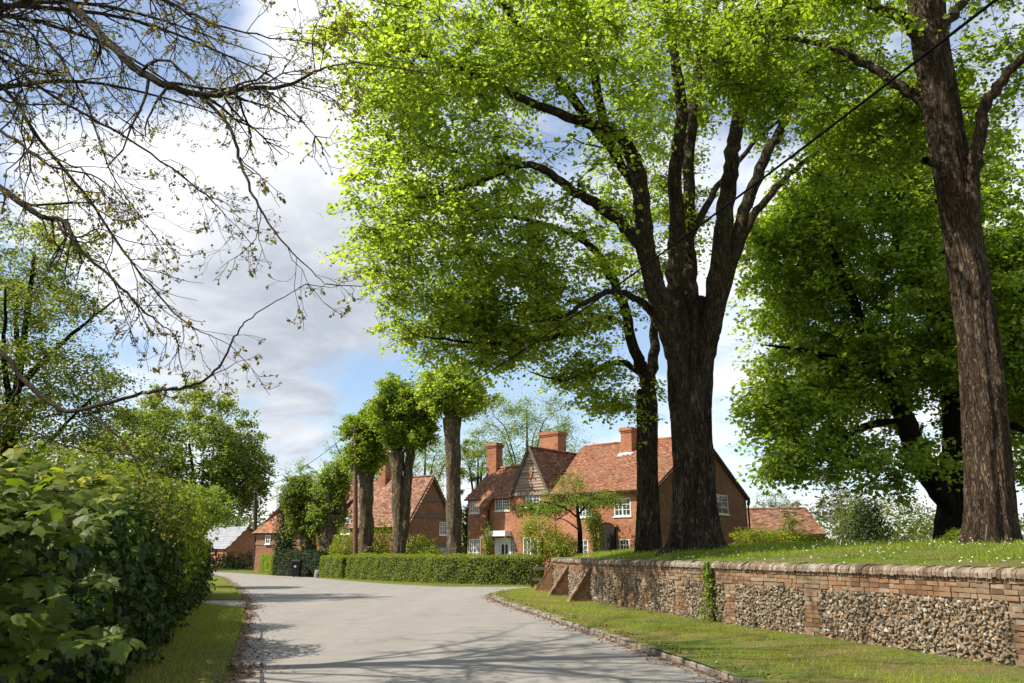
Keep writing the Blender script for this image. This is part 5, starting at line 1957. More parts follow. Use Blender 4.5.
def bare_tree():
    root = thing('budding_tree', 'nearly bare tree just breaking into bronze leaf, branches arching over the road from the left', 'tree', ob)
    tr, br = Wood(), Wood()
    tr.tube(catmull([ob + (0, 0, -.1), ob + (.1, 0, 2), ob + (.15, .05, 5), ob + (.1, .1, 8.5), ob + (.3, .1, 12), ob + (.2, 0, 15)], 10), np.linspace(.42, .12, 51), 32, root_flare(5, .35, 1.))
    LP, LA, LS = [], [], []

    def twig(p0, d, L, r, lev):
        n = 5 if lev else 7
        pts = [p0]
        dd = d / np.linalg.norm(d)
        for i in range(n):
            dd = dd + rng.normal(size=3) * (.25 if lev < 2 else .34) + np.array([0, 0, -.05 if i < n * .6 else .10])
            dd /= np.linalg.norm(dd)
            pts.append(pts[-1] + dd * L / n)
        pts = np.array(pts)
        br.tube(pts, np.linspace(r, max(.0028, r * .3), n + 1), 5 if r > .015 else 3)
        if lev >= 2:
            k = rng.integers(1, 4)
            for _ in range(k):
                LP.append(pts[-1] - dd * rng.random() * .05)
                LA.append(dd + rng.normal(size=3) * .6)
            if rng.random() < .35:
                LP.append(pts[rng.integers(1, n)])
                LA.append(dd + rng.normal(size=3))
        if lev < 3:
            m = int(max(2, L / (.28 if lev == 0 else .22 if lev == 1 else .2)))
            for i in range(m):
                f = rng.uniform(.2, 1.0)
                q = pts[int(f * n)] if f < 1 else pts[-1]
                side = rng.normal(size=3)
                side -= dd * np.dot(side, dd)
                side /= np.linalg.norm(side)
                t = pts[min(n, int(f * n) + 1)] - pts[max(0, int(f * n) - 1)]
                t /= np.linalg.norm(t)
                twig(q, t * .8 + side * rng.uniform(.45, .9) + np.array([0, 0, -.08]), L * rng.uniform(.32, .55) * (1.1 - .45 * f), r * .5, lev + 1)

    def limb(pts, r0, r1, sub=1.0, L=1.25):
        c = catmull(pts, 7)
        s = np.linspace(0, 1, len(c))
        rad = r0 * (1 - s) + r1 * s
        rad = rad * .52
        tr.tube(c + rng.normal(size=c.shape) * .008, rad, 9)
        length = np.sum(np.linalg.norm(np.diff(c, axis=0), axis=1))
        m = int(length / .40 * sub)
        for i in range(m):
            f = rng.uniform(.22, 1.0)
            j = min(len(c) - 2, int(f * (len(c) - 1)))
            t = c[j + 1] - c[j]
            t /= np.linalg.norm(t)
            side = rng.normal(size=3) * np.array([1, 1, .9])
            side -= t * np.dot(side, t)
            side /= np.linalg.norm(side)
            twig(c[j], t * .9 + side * .75 + np.array([0, 0, -.15]), L * rng.uniform(.6, 1.3), min(.022, rad[j] * .55), 0 if rng.random() < .6 else 1)
        twig(c[-1], c[-1] - c[-2], L * .8, r1, 1)

    T = lambda z: ob + np.array([.12, .05, z])
    # limbs read off the photo, each at its own depth, all growing from the trunk
    limb([T(9.5), P(-60, -60, 10), P(20, -25, 9.5), P(68, 2, 9.3), P(123, 57, 9), P(154, 80, 8.9), P(203, 95, 8.8), P(246, 89, 8.7), P(286, 86, 8.6), P(320, 70, 8.5), P(352, 62, 8.4)], .16, .012)
    limb([P(200, 94, 8.8), P(230, 129, 8.6), P(246, 178, 8.5), P(264, 215, 8.4), P(292, 252, 8.3), P(326, 284, 8.2)], .045, .008, .9, .8)
    limb([T(6.0), P(-60, 160, 10), P(0, 188, 10), P(37, 214, 9.9), P(65, 222, 9.8), P(77, 246, 9.7), P(110, 277, 9.6), P(148, 314, 9.5), P(175, 335, 9.4)], .10, .010, 1.2, 1.0)
    limb([T(4.2), P(-50, 330, 10), P(0, 352, 9.8), P(25, 381, 9.7), P(61, 409, 9.6), P(86, 409, 9.5), P(141, 394, 9.4), P(185, 387, 9.3), P(215, 372, 9.2), P(234, 338, 9.1), P(252, 317, 9.0), P(299, 288, 8.9)], .075, .008, .42, .6)
    limb([P(86, 409, 9.5), P(110, 430, 9.4), P(130, 450, 9.3), P(142, 475, 9.2), P(155, 500, 9.1)], .03, .006, .5, .5)
    limb([P(-20, 420, 10), P(30, 430, 9.9), P(80, 450, 9.8), P(130, 455, 9.7)], .03, .006, .6, .6)
    limb([T(7.2), P(-60, 60, 11), P(0, 85, 11), P(40, 140, 10.8), P(90, 200, 10.5), P(130, 260, 10.2), P(180, 318, 10), P(230, 345, 9.9)], .08, .007, 1.3, 1.1)
    limb([T(7.8), P(-50, 20, 12), P(0, 58, 12), P(60, 100, 11.8), P(130, 140, 11.6), P(200, 190, 11.4), P(240, 230, 11.2)], .08, .008, 1.3, 1.1)
    limb([T(10), P(-40, -40, 12.5), P(30, 20, 12.5), P(80, 90, 12.3), P(110, 170, 12), P(150, 230, 11.8)], .07, .008, 1.3, 1.1)
    limb([T(10.4), P(0, -90, 9), P(80, -50, 9), P(150, -10, 8.8), P(215, 25, 8.6), P(290, 40, 8.4)], .10, .01, 1.3, 1.1)
    limb([T(8.5), P(-80, 90, 10), P(0, 130, 9.5), P(50, 165, 9.2), P(100, 180, 9), P(160, 240, 8.9)], .06, .007, 1.2, 1.0)
    # the rest of the crown, out of the picture
    for k, (dx, dy, dz, z0) in enumerate([(3.0, -5.5, 3.5, 6), (-5, -3, 4, 7), (-5.5, 3, 4, 6.5), (-1, 6.5, 5, 8), (3.5, 6.0, 3.4, 7.5), (4.6, -2.4, 3.4, 8.5), (6.0, 1.0, 3.6, 10), (1.0, -1.0, 5, 11), (4.4, 4.2, 2.4, 9), (5.0, 6.8, 2.4, 9.5), (6.0, -4.5, 2.0, 9), (2.5, 8.5, 2.4, 9.6), (5.5, -1.0, 1.6, 7.6), (3.0, 2.6, 3.0, 10.5), (7.2, 3.2, 1.6, 10.2), (6.6, -2.6, 3.0, 10.8)]):
        a = T(z0)
        limb([a, a + np.array([dx, dy, dz]) * .45 + (0, 0, .8), a + np.array([dx, dy, dz])], .10, .015, 1.0, 1.3)
    tr.build('trunk', M['bark_twig'], root)
    br.build('branches', M['bark_twig'], root)
    LPa = np.array(LP)
    print('bare tree buds', len(LPa))
    leaves('young_leaves', LPa, rng.uniform(.022, .06, len(LPa)), rng.normal(size=(len(LPa), 3)) + (0, 0, .6), M['bronze'], root, 'quad', None, np.array(LA) + (0, 0, -.35))


bare_tree()

# ---- trees beyond the houses
FAR = [
    ('tall airy tree in thin pale leaf rising behind the cottage chimneys', 527, 440, 78, 58, 52, 'pale', 150, 45, .30),
    ('thin pale tree showing between the pollard heads and the timbered house', 425, 468, 88, 42, 34, 'pale', 90, 40, .30),
    ('hazy bare looking tree left of the telegraph pole', 352, 465, 80, 28, 55, 'pale', 80, 36, .26),
    ('low twiggy tree far down the road above the red roofed house', 300, 487, 105, 26, 28, 'pale', 70, 32, .32),
    ('round distant tree just showing left of the tall airy one', 478, 470, 84, 24, 34, 'olive', 55, 60, .30),
]
for (lab, px, py, Y, rx, rz, lm, n, per, lf_) in FAR:
    c = P(px, py, Y)
    sc = Y / 835
    b = np.array([c[0], c[1], 0.])
    rr = np.array([rx * sc, rx * sc * .9, rz * sc])
    lc = in_ellipsoids([(c, rr, n, .3)])
    make_tree('distant_tree', lab, 'tree', b, [([b, b + (0, 0, c[2] * .35), c - (0, 0, rr[2] * .3), c + (0, 0, rr[2] * .6)], .30, .04)] +
              [([b + (0, 0, c[2] * .4), c + np.array([math.cos(k * 1.3), math.sin(k * 1.3), .1]) * rr * .45, c + np.array([math.cos(k * 1.3), math.sin(k * 1.3), .5]) * rr * .8], .09, .02) for k in range(5)],
              lc, M[lm], M['bark_twig'], leaf=lf_ * .55, per=int(per * 2.2), cr=rr[0] * .19, flat=.6, tmpl='quad', group='trees beyond the houses', limb_cut=.3, rmax=.05, rtwig=.012, one_wood=True)
for (lab, px, py, Y, rx, rz, n) in (('small tree in white blossom beyond the outhouse roof', 840, 512, 52, 24, 28, 80), ('hazy blossoming tree far behind the outhouse ridge', 776, 505, 75, 22, 14, 50)):
    c = P(px, py, Y)
    sc = Y / 835
    b = np.array([c[0], c[1], 0.])
    rr = np.array([rx * sc, rx * sc * .9, rz * sc])
    make_tree('blossom_tree', lab, 'tree', b, [([b, b + (0, 0, c[2] * .5), c + (0, 0, rr[2] * .5)], .14, .03)], in_ellipsoids([(c, rr, n, .2)]), M['blossom'], M['bark_twig'],
              leaf=.13, per=55, cr=.45, flat=.7, tmpl='quad', limb_cut=.35, group='blossom trees', one_wood=True)

# far woods: a mass of crowns along the horizon
wc, wr = [], []
for k in range(260):
    x = rng.uniform(-190, 190)
    y = rng.uniform(150, 215)
    h = 4.3 + 1.6 * pnoise(x / 18, y / 30) + rng.random() * 1.2
    wc.append((x, y, h))
    wr.append((5, 4, h))
wc, wr = np.array(wc), np.array(wr)
idx = rng.integers(0, len(wc), 42000)
d = norm(rng.normal(size=(42000, 3)))
wpnt = wc[idx] + d * wr[idx] * (1 - .35 * rng.random((42000, 1)) ** 2)
wpnt[:, 2] = np.abs(wpnt[:, 2])
tag(leaves('distant_wood', wpnt, rng.uniform(.6, 1.1, 42000), d + (0, 0, .5) + rng.normal(size=(42000, 3)) * .5, M['hill'], None, 'quad'),
    'pale green woods along the horizon beyond the barn', 'wood', kind='stuff')

# ================================================================== HEDGES AND SHRUBS
def off(p, q):
    return np.array([p[0] + q[0], p[1] + q[1]])


hb1 = [G(*p) for p in ((347.5, 580.2), (380, 582.0), (440, 584.8), (490, 586.0), (536, 586.4))]
hedge('clipped_hedge', 'long clipped green hedge in front of the brick cottage', [off(p, (.25, .65)) for p in hb1], 1.1, 1.42, 46000, M['hedge'], .062, group='clipped hedges')
hb2 = [G(*p) for p in ((320, 578.2), (341.5, 579.6))]
hedge('clipped_hedge', 'short end piece of clipped hedge left of the telegraph pole', [off(p, (.3, .6)) for p in hb2], 1.1, 1.36, 9000, M['hedge'], .066, group='clipped hedges')
hb3 = [P(261, 573, 68), P(273, 575, 60)]
hedge('clipped_hedge', 'bright clipped hedge in front of the far red roofed house', [off(p, (.3, .6)) for p in hb3], 1.2, 1.35, 11000, M['hedge'], .09, group='clipped hedges')
hb4 = [P(273, 576, 58.5), P(320, 578, 54.5)]
hedge('yew_hedge', 'dark hedge in shade behind the black wheelie bin', [off(p, (.3, .8)) for p in hb4], 1.2, 1.65, 9000, M['yew'], .09)
# tall mixed hedge on the left
lh_path = [(-3.6, 3.0), (-4.5, 6.5), (-6.1, 12), (-8.4, 19), (-10.6, 26), (-12.2, 31.5)]
hedge('laurel_hedge', 'tall dark evergreen hedge along the left verge', lh_path, 1.9, 2.0, 42000, M['darkhedge'], .105, rough=.16, core=.3, tmpl='leaf', round_=.3)
for (lab, es, lm, lf_, n) in (
    ('bright yellow green shrub topping the left hedge near the sycamore', [(P(140, 512, 13.5), (.9, 1.2, .6)), (P(112, 495, 14.5), (.8, 1, .5))], 'olive', .085, 5200),
    ('golden leaved shrub at the far end of the left hedge', [(P(178, 550, 24), (.7, .9, .75)), (P(172, 532, 25), (.7, .9, .5))], 'gold', .09, 4200),
    ('mid green shrub bulging from the middle of the left hedge', [(P(160, 530, 18), (.9, 1.0, .8)), (P(150, 560, 17), (.8, .8, .8))], 'hedge', .085, 5000),
    ('leafy green shrub behind the yellow green one on the left', [(P(90, 486, 17), (1.2, 1.2, .7)), (P(50, 480, 18), (1.3, 1.2, .8))], 'olive', .10, 4200)):
    bush('hedgerow_shrub', lab, es, M[lm], lf_, n, base=0.0, group='shrubs in the left hedge', tmpl='leaf')

# sycamore saplings in the near left corner
syc = thing('sycamore_sapling', 'young sycamore with large lobed leaves in the near left corner', 'sapling', (-3.9, 5.2, 0))
sw = Wood()
SP, SN, SA = [], [], []
for k in range(46):
    tip = P(rng.uniform(-60, 105), rng.uniform(468, 690), rng.uniform(4.1, 5.6))
    lim = 470 + max(0, (P(0, 0, 1)[0] * 0)) + rng.random() * 12
    px_ = 512 + tip[0] / tip[1] * FPX * 1.03
    b = np.array([-3.9 + rng.normal() * .2, 5.2 + rng.normal() * .2, 0])
    if k < 24:
        tip = P(rng.uniform(-50, 100), rng.uniform(470, 530), rng.uniform(4.1, 6.0))
    midp = (b * .45 + tip * .55)
    midp[2] = tip[2] * .85 + .1
    c = catmull([b, midp, tip], 6)
    sw.tube(c, np.linspace(.014, .004, len(c)), 5)
    for j in range(46):
        f = rng.uniform(.35, 1.0)
        i = min(len(c) - 1, int(f * len(c)))
        a = norm(rng.normal(size=3) * np.array([1, 1, .3]) + np.array([.4, -.5, -.25]))
        q = c[i] + a * rng.uniform(.03, .20)
        SP.append(q)
        SN.append(np.array([.25, -.35, 1.0]) + rng.normal(size=3) * .35)
        SA.append(a + np.array([0, 0, -.35]))
sw.build('stems', M['bark_twig'], syc)
SP = np.array(SP)
tint = np.clip(.15 + .35 * rng.random(len(SP)) + .7 * np.clip((SP[:, 2] - 1.72) / .3, 0, 1) * rng.random(len(SP)) ** .7, 0, 1)
leaves('foliage', SP, rng.uniform(.055, .12, len(SP)), SN, M['maple'], syc, 'palm', tint, SA)

# garden shrubs behind the clipped hedge and round the cottage
for (lab, es, lm, lf_, n, nm) in (
    ('yellow green garden shrub left of the telegraph pole', [(P(345, 548, 54.5), (.95, .9, 1.15))], 'gold', .11, 2600, 'garden_shrub'),
    ('yellow green garden shrub between the pole and the forked pollard', [(P(381, 545, 53), (.95, .9, 1.3)), (P(377, 556, 52), (.9, .8, .9))], 'gold', .11, 3200, 'garden_shrub'),
    ('dark green shrub right of the forked pollard', [(P(420, 551, 51), (1.0, .9, .95)), (P(432, 556, 50), (.7, .7, .6))], 'hedge', .11, 2600, 'garden_shrub'),
    ('golden shrub beside the small garden tree in front of the cottage', [(P(541, 538, 43), (1.0, .9, 1.15)), (P(552, 545, 42.5), (.9, .8, .9)), (P(530, 528, 43), (.6, .6, .6))], 'gold', .085, 5200, 'garden_shrub'),
    ('dark bush at the foot of the small garden tree', [(P(566, 548, 42), (.75, .7, .65))], 'hedge', .085, 2200, 'garden_shrub'),
    ('upright green shrub against the arched doorway', [(P(596, 534, 43), (.42, .4, 1.0)), (P(593, 520, 43), (.5, .4, .6))], 'pollard', .085, 2400, 'garden_shrub'),
    ('small shrub by the cottage front door', [(P(488, 545, 47.4), (.28, .28, .95))], 'hedge', .075, 900, 'garden_shrub'),
    ('low bright green bush on the bank in front of the outhouse', [(P(757, 539, 31), (.95, .7, .42)), (P(788, 540, 31.5), (1.1, .7, .42)), (P(816, 542, 31.5), (.7, .6, .30))], 'gold', .06, 8500, 'garden_shrub'),
    ('dark conical shrub standing at the back of the bank', [(P(866, 530, 38), (.95, .9, 1.0)), (P(868, 514, 38), (.6, .6, .8))], 'yew', .10, 3200, 'garden_shrub'),
    ('pale green thicket behind the dark conical shrub', [(P(856, 522, 47), (1.2, 1.2, 1.4)), (P(900, 522, 48), (2.2, 1.4, 1.5))], 'olive', .12, 5200, 'garden_shrub'),
    ('small dark bush at the foot of the right edge lime', [(P(958, 538, 21), (.32, .3, .22)), (P(948, 541, 21), (.2, .2, .14))], 'hedge', .05, 1300, 'garden_shrub'),
):
    base = 0.0
    c = es[0][0]
    if nm and lab.startswith(('low bright', 'small dark bush at', 'dark conical')):
        base = float(bank_height(c[0], c[1])) - .05
    bush(nm, lab, es, M[lm], lf_, n, base=base, group='garden shrubs')
sp_ = P(791, 548, 34)
sp_[2] = float(bank_height(sp_[0], sp_[1])) - .05
make_tree('young_sapling', 'thin leafy sapling in front of the outhouse roof', 'sapling', sp_, [([sp_, sp_ + (0, 0, .5), P(788, 515, 34)], .02, .008)],
          in_ellipsoids([(P(790, 522, 34), (.45, .4, .6), 22, .2)]), M['pollard'], M['bark_twig'], leaf=.075, per=30, cr=.16, flat=.7, tmpl='quad', limb_cut=.3, one_wood=True)
# distant dark bushes by the barn
for (lab, px, py, Y, rx, rz) in (('round dark bush left of the far pole in front of the barn', 224, 565, 84, 1.3, 1.1), ('low spreading bush beside the barn gable', 243, 562, 80, 1.9, 1.0)):
    bush('roadside_bush', lab, [(P(px, py, Y), (rx, 1.0, rz))], M['darkhedge'], .16, 1500, base=0.0, group='bushes by the barn')

# small open garden tree in front of the cottage
gb = P(579, 560, 41.5)
gb[2] = .2
lc = in_ellipsoids([(P(580, 498, 41.5), (1.9, 1.5, .75), 46, .15), (P(552, 509, 41.5), (.9, 1.0, .35), 10, .1), (P(600, 503, 41.5), (1.3, 1.2, .6), 22, .1), (P(575, 482, 41.5), (1.0, 1.0, .4), 14, .1)])
make_tree('garden_tree', 'small open crowned garden tree with a thin dark stem in front of the cottage', 'tree', gb,
          [([gb, P(580, 535, 41.5), P(578, 515, 41.5), P(577, 498, 41.5)], .15, .06), (PL([(578, 518), (565, 508), (548, 503), (532, 500)], 41.5, 41), .05, .015),
           (PL([(578, 515), (592, 500), (608, 496)], 41.5, 42), .05, .015), (PL([(579, 530), (565, 520), (553, 518)], 41.5, 41), .04, .012)],
          lc, M['pale'], M['bark_dark'], leaf=.075, per=62, cr=.36, flat=.4, tmpl='quad', limb_cut=.5, rtwig=.008, one_wood=True)


# climbers
def climber(name, label, cat, pts, nrm_dir, m, size, stems, parent=None, depth=.08, loc=None):
    root = thing(name, label, cat, loc if loc is not None else pts[0])
    w = Wood()
    for st in stems:
        w.tube(catmull(st, 5), np.linspace(.014, .005, 5 * (len(st) - 1) + 1), 5)
    w.build('stems', M['bark_twig'], root)
    pts = np.asarray(pts)
    k = len(pts)
    leaves('foliage', pts + np.asarray(nrm_dir) * rng.random((k, 1)) * depth, size * rng.uniform(.6, 1.3, k), np.asarray(nrm_dir) + rng.normal(size=(k, 3)) * .5, m, root, 'leaf')
    return root


nout = -fr.b


def on_front(px, py, d=.02):
    u, z = fr.px(px, py)
    return fr((u, -d, z))


cl = [on_front(rng.normal(530, 9) if rng.random() < .6 else rng.normal(552, 7), rng.normal(508, 3.4)) for _ in range(900)] + \
     [on_front(rng.uniform(560, 615), rng.normal(503, 2.2)) for _ in range(400)]
climber('climbing_rose', 'climbing plant trained along the cottage wall under the gable window', 'climber', cl, nout, M['pollard'], .11,
        [[on_front(556, 556), on_front(556, 530), on_front(552, 510), on_front(530, 507), on_front(516, 507)], [on_front(556, 520), on_front(580, 506), on_front(610, 503)]], loc=on_front(556, 560))
cl = [on_front(rng.normal(488.5, 2.0), rng.uniform(519, 558)) for _ in range(480)]
climber('wall_creeper', 'narrow creeper growing beside the porch at the left of the front door', 'climber', cl, nout, M['hedge'], .10,
        [[on_front(488, 560), on_front(489, 540), on_front(488, 520)]], loc=on_front(488, 562))
cl = [fr((-.05 - rng.random() * .35, rng.random() * .5, rng.uniform(.3, 4.3))) for _ in range(900)]
climber('dark_climber', 'dark climber hugging the left corner of the cottage', 'climber', cl, -fr.d, M['darkhedge'], .13, [[fr((-.05, .1, 0)), fr((-.06, .2, 2)), fr((-.05, .1, 4))]], loc=fr((-.1, .2, 0)))

# ivy on the flint wall
ip = G(705, 622, VZ)
is_ = WS[np.argmin(np.linalg.norm(WLINE[:, :2] - ip[:2], axis=1))] - .1
cl, stems = [], []
for k in range(420):
    z = rng.random() ** .8 * 1.22
    wd = .05 + .06 * abs(math.sin(z * 5)) + (.10 if z < .35 else 0)
    a = wall_at(np.array([is_ + rng.normal() * wd * .6 - .04 * math.sin(z * 3)]))
    q = a[0][0] + a[2][0] * (.03 + rng.random() * (.12 if z > .35 else .3))
    cl.append((q[0], q[1], VZ + z))
a = wall_at(np.array([is_]))
for k in range(4):
    dx = rng.normal() * .05
    b_ = a[0][0] + a[1][0] * dx + a[2][0] * .03
    stems.append([(b_[0], b_[1], VZ - .02), (b_[0] + .02, b_[1] + .03, VZ + .5), (b_[0] - .02, b_[1], VZ + 1.15)])
climber('ivy', 'strand of ivy climbing the face of the flint wall', 'climber', cl, (*a[2][0], .2), M['pollard'], .075, stems, loc=(*a[0][0], VZ))

# ================================================================== GRASS, DAISIES, LITTER
vp = np.array([p[:2] for p in verge_poly])
pts = poly_points(vp, 78000)
keep = (pts[:, 1] > 9.5)
pts = pts[keep]
worn = pnoise(pts[:, 0], pts[:, 1], .75, 1.3) + .5 * pnoise(pts[:, 0], pts[:, 1], 2.3, .3)
dk = np.min(np.linalg.norm(pts[:, None] - KERB[None, ::3, :2], axis=2), axis=1)
ok = (rng.random(len(pts)) < np.clip(1.0 - 1.0 * np.clip(worn + .25, 0, 1), .10, 1)) & (rng.random(len(pts)) < np.clip(.03 + dk / 1.5, 0, 1))
pts = pts[ok]
tn = np.clip(.5 + .3 * pnoise(pts[:, 0], pts[:, 1], 1.1) + .25 * np.clip(worn[ok], 0, 1) + rng.normal(size=len(pts)) * .2, 0, 1)
grass('verge_grass', 'short patchy grass on the verge between kerb and flint wall', pts, lambda x, y: verge_z(x, y) + .02, .055, M['grass'], .55, tn)
n = 130000
t = 14 * rng.random(n) ** 1.7
s = rng.uniform(3, S_END - .05, n)
p_, t_, n_ = wall_at(s)
q = p_ - n_ * .34 + BD * t[:, None]
tn = np.clip(.38 + .3 * pnoise(q[:, 0], q[:, 1], .8) + rng.normal(size=n) * .2, 0, 1)
hh = .08 * np.clip(1 + .5 * pnoise(q[:, 0], q[:, 1], .9, 2) + .7 * pnoise(q[:, 0], q[:, 1], 3.7, 1), .35, 2.4) * np.clip(.5 + t / 2, .5, 1)
z = bank_z(t) + 0.05 * pnoise(q[:, 0], q[:, 1], .5) * np.minimum(1, t)
pos = np.column_stack([q, z - .02])
ax = np.column_stack([rng.normal(size=(n, 2)) * .5, np.ones(n)])
tag(leaves('bank_grass', pos, hh * rng.uniform(.5, 1.5, n), rng.normal(size=(n, 3)) * (1, 1, .2), M['bankgrass'], None, 'blade', tn, ax), 'long spring grass on the raised bank behind the wall', 'grass', kind='stuff')
lp = np.vstack([poly_points(np.array([p[:2] for p in lv1]), 60000), poly_points(np.array([p[:2] for p in lv2]), 20000)])
lp = lp[lp[:, 1] > 9]
ledge = np.min(np.linalg.norm(lp[:, None] - LEFT[None, :, :2], axis=2), axis=1)
lp = lp[rng.random(len(lp)) < np.clip(.05 + ledge / .5, 0, 1)]
grass('left_verge_grass', 'mown grass on the left verge beside the hedge', lp, lambda x, y: .045 + 0 * x, .06, M['grass'], .5, np.clip(.4 + .25 * pnoise(lp[:, 0], lp[:, 1], .7) + rng.normal(size=len(lp)) * .15, 0, 1))
fs = np.vstack([poly_points(np.array([p[:2] for p in front_strip]), 14000), poly_points(np.array([p[:2] for p in far_strip]), 6000)])
grass('hedge_foot_grass', 'strip of grass at the foot of the clipped hedges', fs, lambda x, y: .045 + 0 * x, .09, M['bankgrass'], .5)
# daisies
n = 1700
t = 7 * rng.random(n) ** 1.2 + .1
s = rng.uniform(6, S_END - 4, n)
p_, t_, n_ = wall_at(s)
q = p_ - n_ * .34 + BD * t[:, None]
keep = pnoise(q[:, 0], q[:, 1], 1.1, .7) + .5 * pnoise(q[:, 0], q[:, 1], 3.1, .2) > .1
q, t = q[keep], t[keep]
pos = np.column_stack([q, bank_z(t) + 0.05 * pnoise(q[:, 0], q[:, 1], .5) * np.minimum(1, t) + rng.uniform(.06, .13, len(q))])
tag(leaves('daisies', pos, rng.uniform(.018, .036, len(q)), rng.normal(size=(len(q), 3)) * .4 + (-.3, -.5, .8), M['daisy'], None, 'fan'), 'scattered white daisies in the bank grass', 'flowers', kind='stuff')
# dry leaves and blossom drift along both road edges
LQ = []
for k in range(2600):
    s = rng.uniform(0, KS[-1] * .92)
    b_ = kp(s)
    t2 = kp(s + .05) - b_
    t2 /= np.linalg.norm(t2)
    nn = np.array([-t2[1], t2[0]])
    d = abs(rng.normal()) * .16 + .02
    if rng.random() < .35:
        d = -.17 - abs(rng.normal()) * .2
        LQ.append((*(b_ + nn * d), .115))
    else:
        LQ.append((*(b_ + nn * d), .014))
for k in range(2200):
    i = rng.uniform(3, len(LEFT) - 2)
    a_, b_ = LEFT[int(i)], LEFT[int(i) + 1]
    q = a_ + (b_ - a_) * (i % 1)
    LQ.append((q[0] + rng.normal() * .22 + .08, q[1], .014 if rng.random() < .6 else .03))
LQ = np.array(LQ)
LQ = LQ[LQ[:, 1] > 8]
tag(leaves('leaf_litter', LQ, rng.uniform(.03, .07, len(LQ)), rng.normal(size=(len(LQ), 3)) * .35 + (0, 0, 1), M['litter'], None, 'leaf'), 'dry leaves and bud scales drifted along the road edges', 'leaf litter', kind='stuff')

# ================================================================== SMALL THINGS
# road seam: a thin strip of old sealing tar
q0, q1 = G(262, 628), G(261, 683)
mb = MB()
N = 14
prev = None
for i in range(N + 1):
    f = i / N
    c = q0 * (1 - f) + q1 * f + np.array([rng.normal() * .008, 0, 0])
    if i == N:
        c = c + (q1 - q0) * .3
    w = .018 + rng.random() * .012
    cur = (c + (-w, 0, .009), c + (w, 0, .009))
    if prev:
        mb.poly([prev[0], cur[0], cur[1], prev[1]])
    prev = cur
mb.build('road_seam', M['black'])['kind'] = 'structure'


def pole(label, base, top, r0, r1, m='pole'):
    root = thing('telegraph_pole', label, 'pole', base, 'telegraph poles')
    w = Wood()
    w.tube(catmull([np.array(base) - (0, 0, .1), (np.array(base) + top) / 2, top], 6), np.linspace(r0, r1, 13), 14)
    w.tube([top, np.array(top) + (0, 0, .06)], [r1 * 1.12, r1 * .3], 14)
    w.build('shaft', M[m], root)
    br = MB()
    t = np.array(top)
    br.bar(t + (-.22, -r1 * 1.2, -.25), t + (.22, -r1 * 1.2, -.25), .05, .07)
    bo = br.build('bracket', M['timber'], root)
    for sx in (-.2, .2):
        i_ = Wood()
        q = t + (sx, -r1 * 1.2, -.2)
        i_.tube([q - (0, 0, .02), q + (0, 0, .05), q + (0, 0, .09), q + (0, 0, .12)], [.02, .045, .04, .012], 8)
        i_.build('insulator', M['black'], bo)
    st = MB()
    for k in range(6):
        z = base[2] + 3.2 + k * .45
        st.bar((t[0], t[1], z), (t[0] + (r0 + .12) * (1 if k % 2 else -1), t[1], z), .025)
    st.build('step_iron', M['black'], root)
    return root


p1b = P(355.5, 580, 51.0)
p1b[2] = 0
p1t = P(355.5, 426, 51.0)
pole('reddish wooden telegraph pole behind the clipped hedge', p1b, p1t, .16, .12)
p2b = P(255, 575, 72)
p2b[2] = 0
p2t = P(255.5, 489, 72)
pole('dark telegraph pole far down the road by the barn', p2b, p2t, .17, .13, 'darkwood')


def wire(name, label, a, b, sag, r):
    t = np.linspace(0, 1, 60)[:, None]
    p = np.asarray(a) * (1 - t) + np.asarray(b) * t
    p[:, 2] -= (4 * sag * t * (1 - t))[:, 0]
    w = Wood()
    w.tube(p, r, 8)
    o = w.build(name, M['cable'], None)
    return tag(o, label, 'cable')


wend = P(952, -14, 7.4)
wdir = wend - (p1t - (0, 0, .15))
wire('overhead_cable', 'thick black cable slanting up across the lime from the reddish pole', p1t - (0, 0, .1), wend + wdir * .12, 1.35, .017)
wire('overhead_cable', 'slack cable between the reddish pole and the far pole', p1t - (0, 0, .1), p2t - (0, 0, .1), .55, .018)

# wheelie bin
wb0 = G(295, 577.2)
wb0[2] = 0.004
bin_ = thing('wheelie_bin', 'black wheelie bin at the roadside in front of the dark hedge', 'bin', wb0)
X, Yb = wb0[0], wb0[1]


def B(x, y, z):
    return np.array([X + x, Yb + y, z])


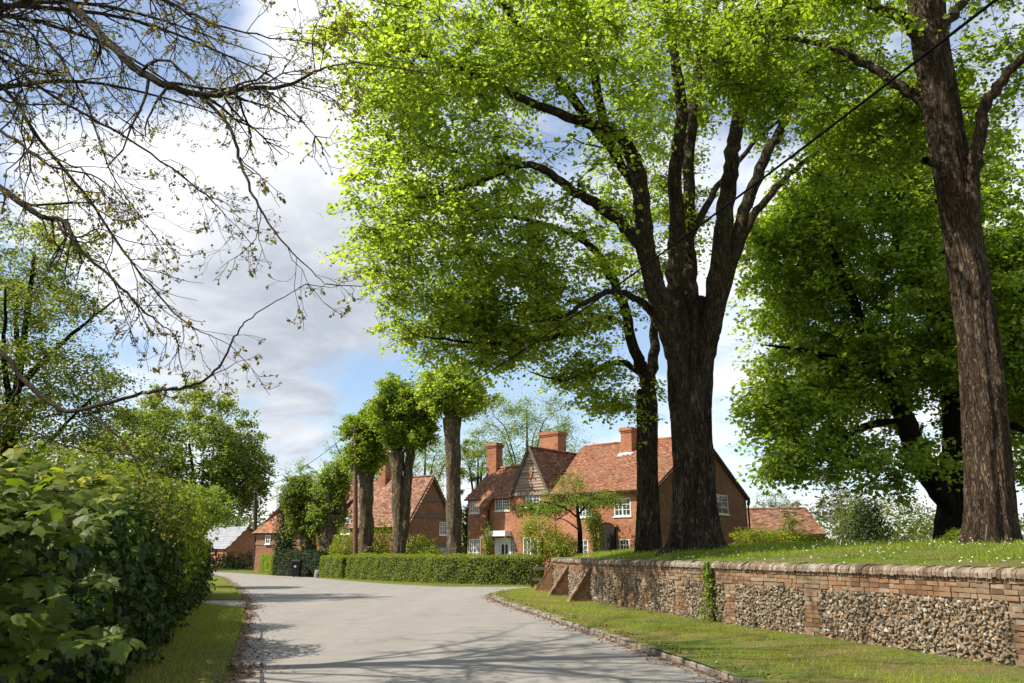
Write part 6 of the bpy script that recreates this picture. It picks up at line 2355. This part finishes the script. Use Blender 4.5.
mb = MB()
lo, hi = .22, .29
mb.solid([B(-lo, 0, .09), B(lo, 0, .09), B(lo, .5, .09), B(-lo, .5, .09), B(-hi, -.08, .98), B(hi, -.08, .98), B(hi, .58, .98), B(-hi, .58, .98)],
         [(0, 3, 2, 1), (4, 5, 6, 7), (0, 1, 5, 4), (1, 2, 6, 5), (2, 3, 7, 6), (3, 0, 4, 7)])
mb.box(B(-hi - .02, -.10, .95), B(hi + .02, .60, 1.0))
mb.build('body', M['black'], bin_)
mb = MB()
mb.solid([B(-hi - .03, -.14, 1.003), B(hi + .03, -.14, 1.003), B(hi + .03, .62, 1.003), B(-hi - .03, .62, 1.003), B(-hi + .04, -.08, 1.07), B(hi - .04, -.08, 1.07), B(hi - .04, .6, 1.12), B(-hi + .04, .6, 1.12)],
         [(0, 3, 2, 1), (4, 5, 6, 7), (0, 1, 5, 4), (1, 2, 6, 5), (2, 3, 7, 6), (3, 0, 4, 7)])
mb.build('lid', M['black'], bin_)
mb = MB()
mb.poly([B(-.09, -.055, .62), B(.05, -.055, .62), B(.05, -.065, .74), B(-.09, -.065, .74)])
mb.build('white_label', M['white'], bin_)
for sx in (-1, 1):
    w = Wood()
    w.tube([B(sx * .19, .5, .10), B(sx * .195, .5, .10), B(sx * .26, .5, .10), B(sx * .265, .5, .10)], [.02, .10, .10, .02], 18)
    w.build('wheel', M['black'], bin_)
w = Wood()
w.tube([B(-.26, .66, .98), B(.26, .66, .98)], .02, 8)
w.tube([B(-.24, .58, .98), B(-.24, .66, .98)], .018, 8)
w.tube([B(.24, .58, .98), B(.24, .66, .98)], .018, 8)
w.build('handle', M['black'], bin_)

# stone marker at the drive entrance
sm0 = G(316.3, 578)
mark = Wood()
mark.tube([sm0 + (0, .2, -.05), sm0 + (0, .2, .2), sm0 + (0, .2, .40), sm0 + (0, .2, .47), sm0 + (0, .2, .5)], [.2, .19, .17, .12, .03], 10, lambda a, s, p: 1 + .06 * np.cos(3 * a + 4 * s))
tag(mark.build('marker_stone', M['stone'], None), 'low grey stone marking the drive beside the end of the clipped hedge', 'stone')

# dark post and rail at the end of the wall
f0, f1 = G(532.5, 588), G(551, 588)
fe = thing('post_and_rail_fence', 'dark wooden post and rail between the clipped hedge and the buttressed wall end', 'fence', f0)
for f in (0.0, 1.0):
    q = f0 * (1 - f) + f1 * f
    mb = MB()
    mb.bar(q + (0, 0, -.05), q + (0, 0, .98), .13, .13)
    mb.solid([q + (-.065, -.065, .98), q + (.065, -.065, .98), q + (.065, .065, .98), q + (-.065, .065, .98), q + (0, 0, 1.02)], [(0, 1, 4), (1, 2, 4), (2, 3, 4), (3, 0, 4)])
    mb.build('post', M['darkwood'], fe)
for z in (.38, .85):
    mb = MB()
    mb.bar(f0 + (0, -.085, z), f1 + (.1, -.085, z), .05, .11)
    mb.build('rail', M['timber'], fe)
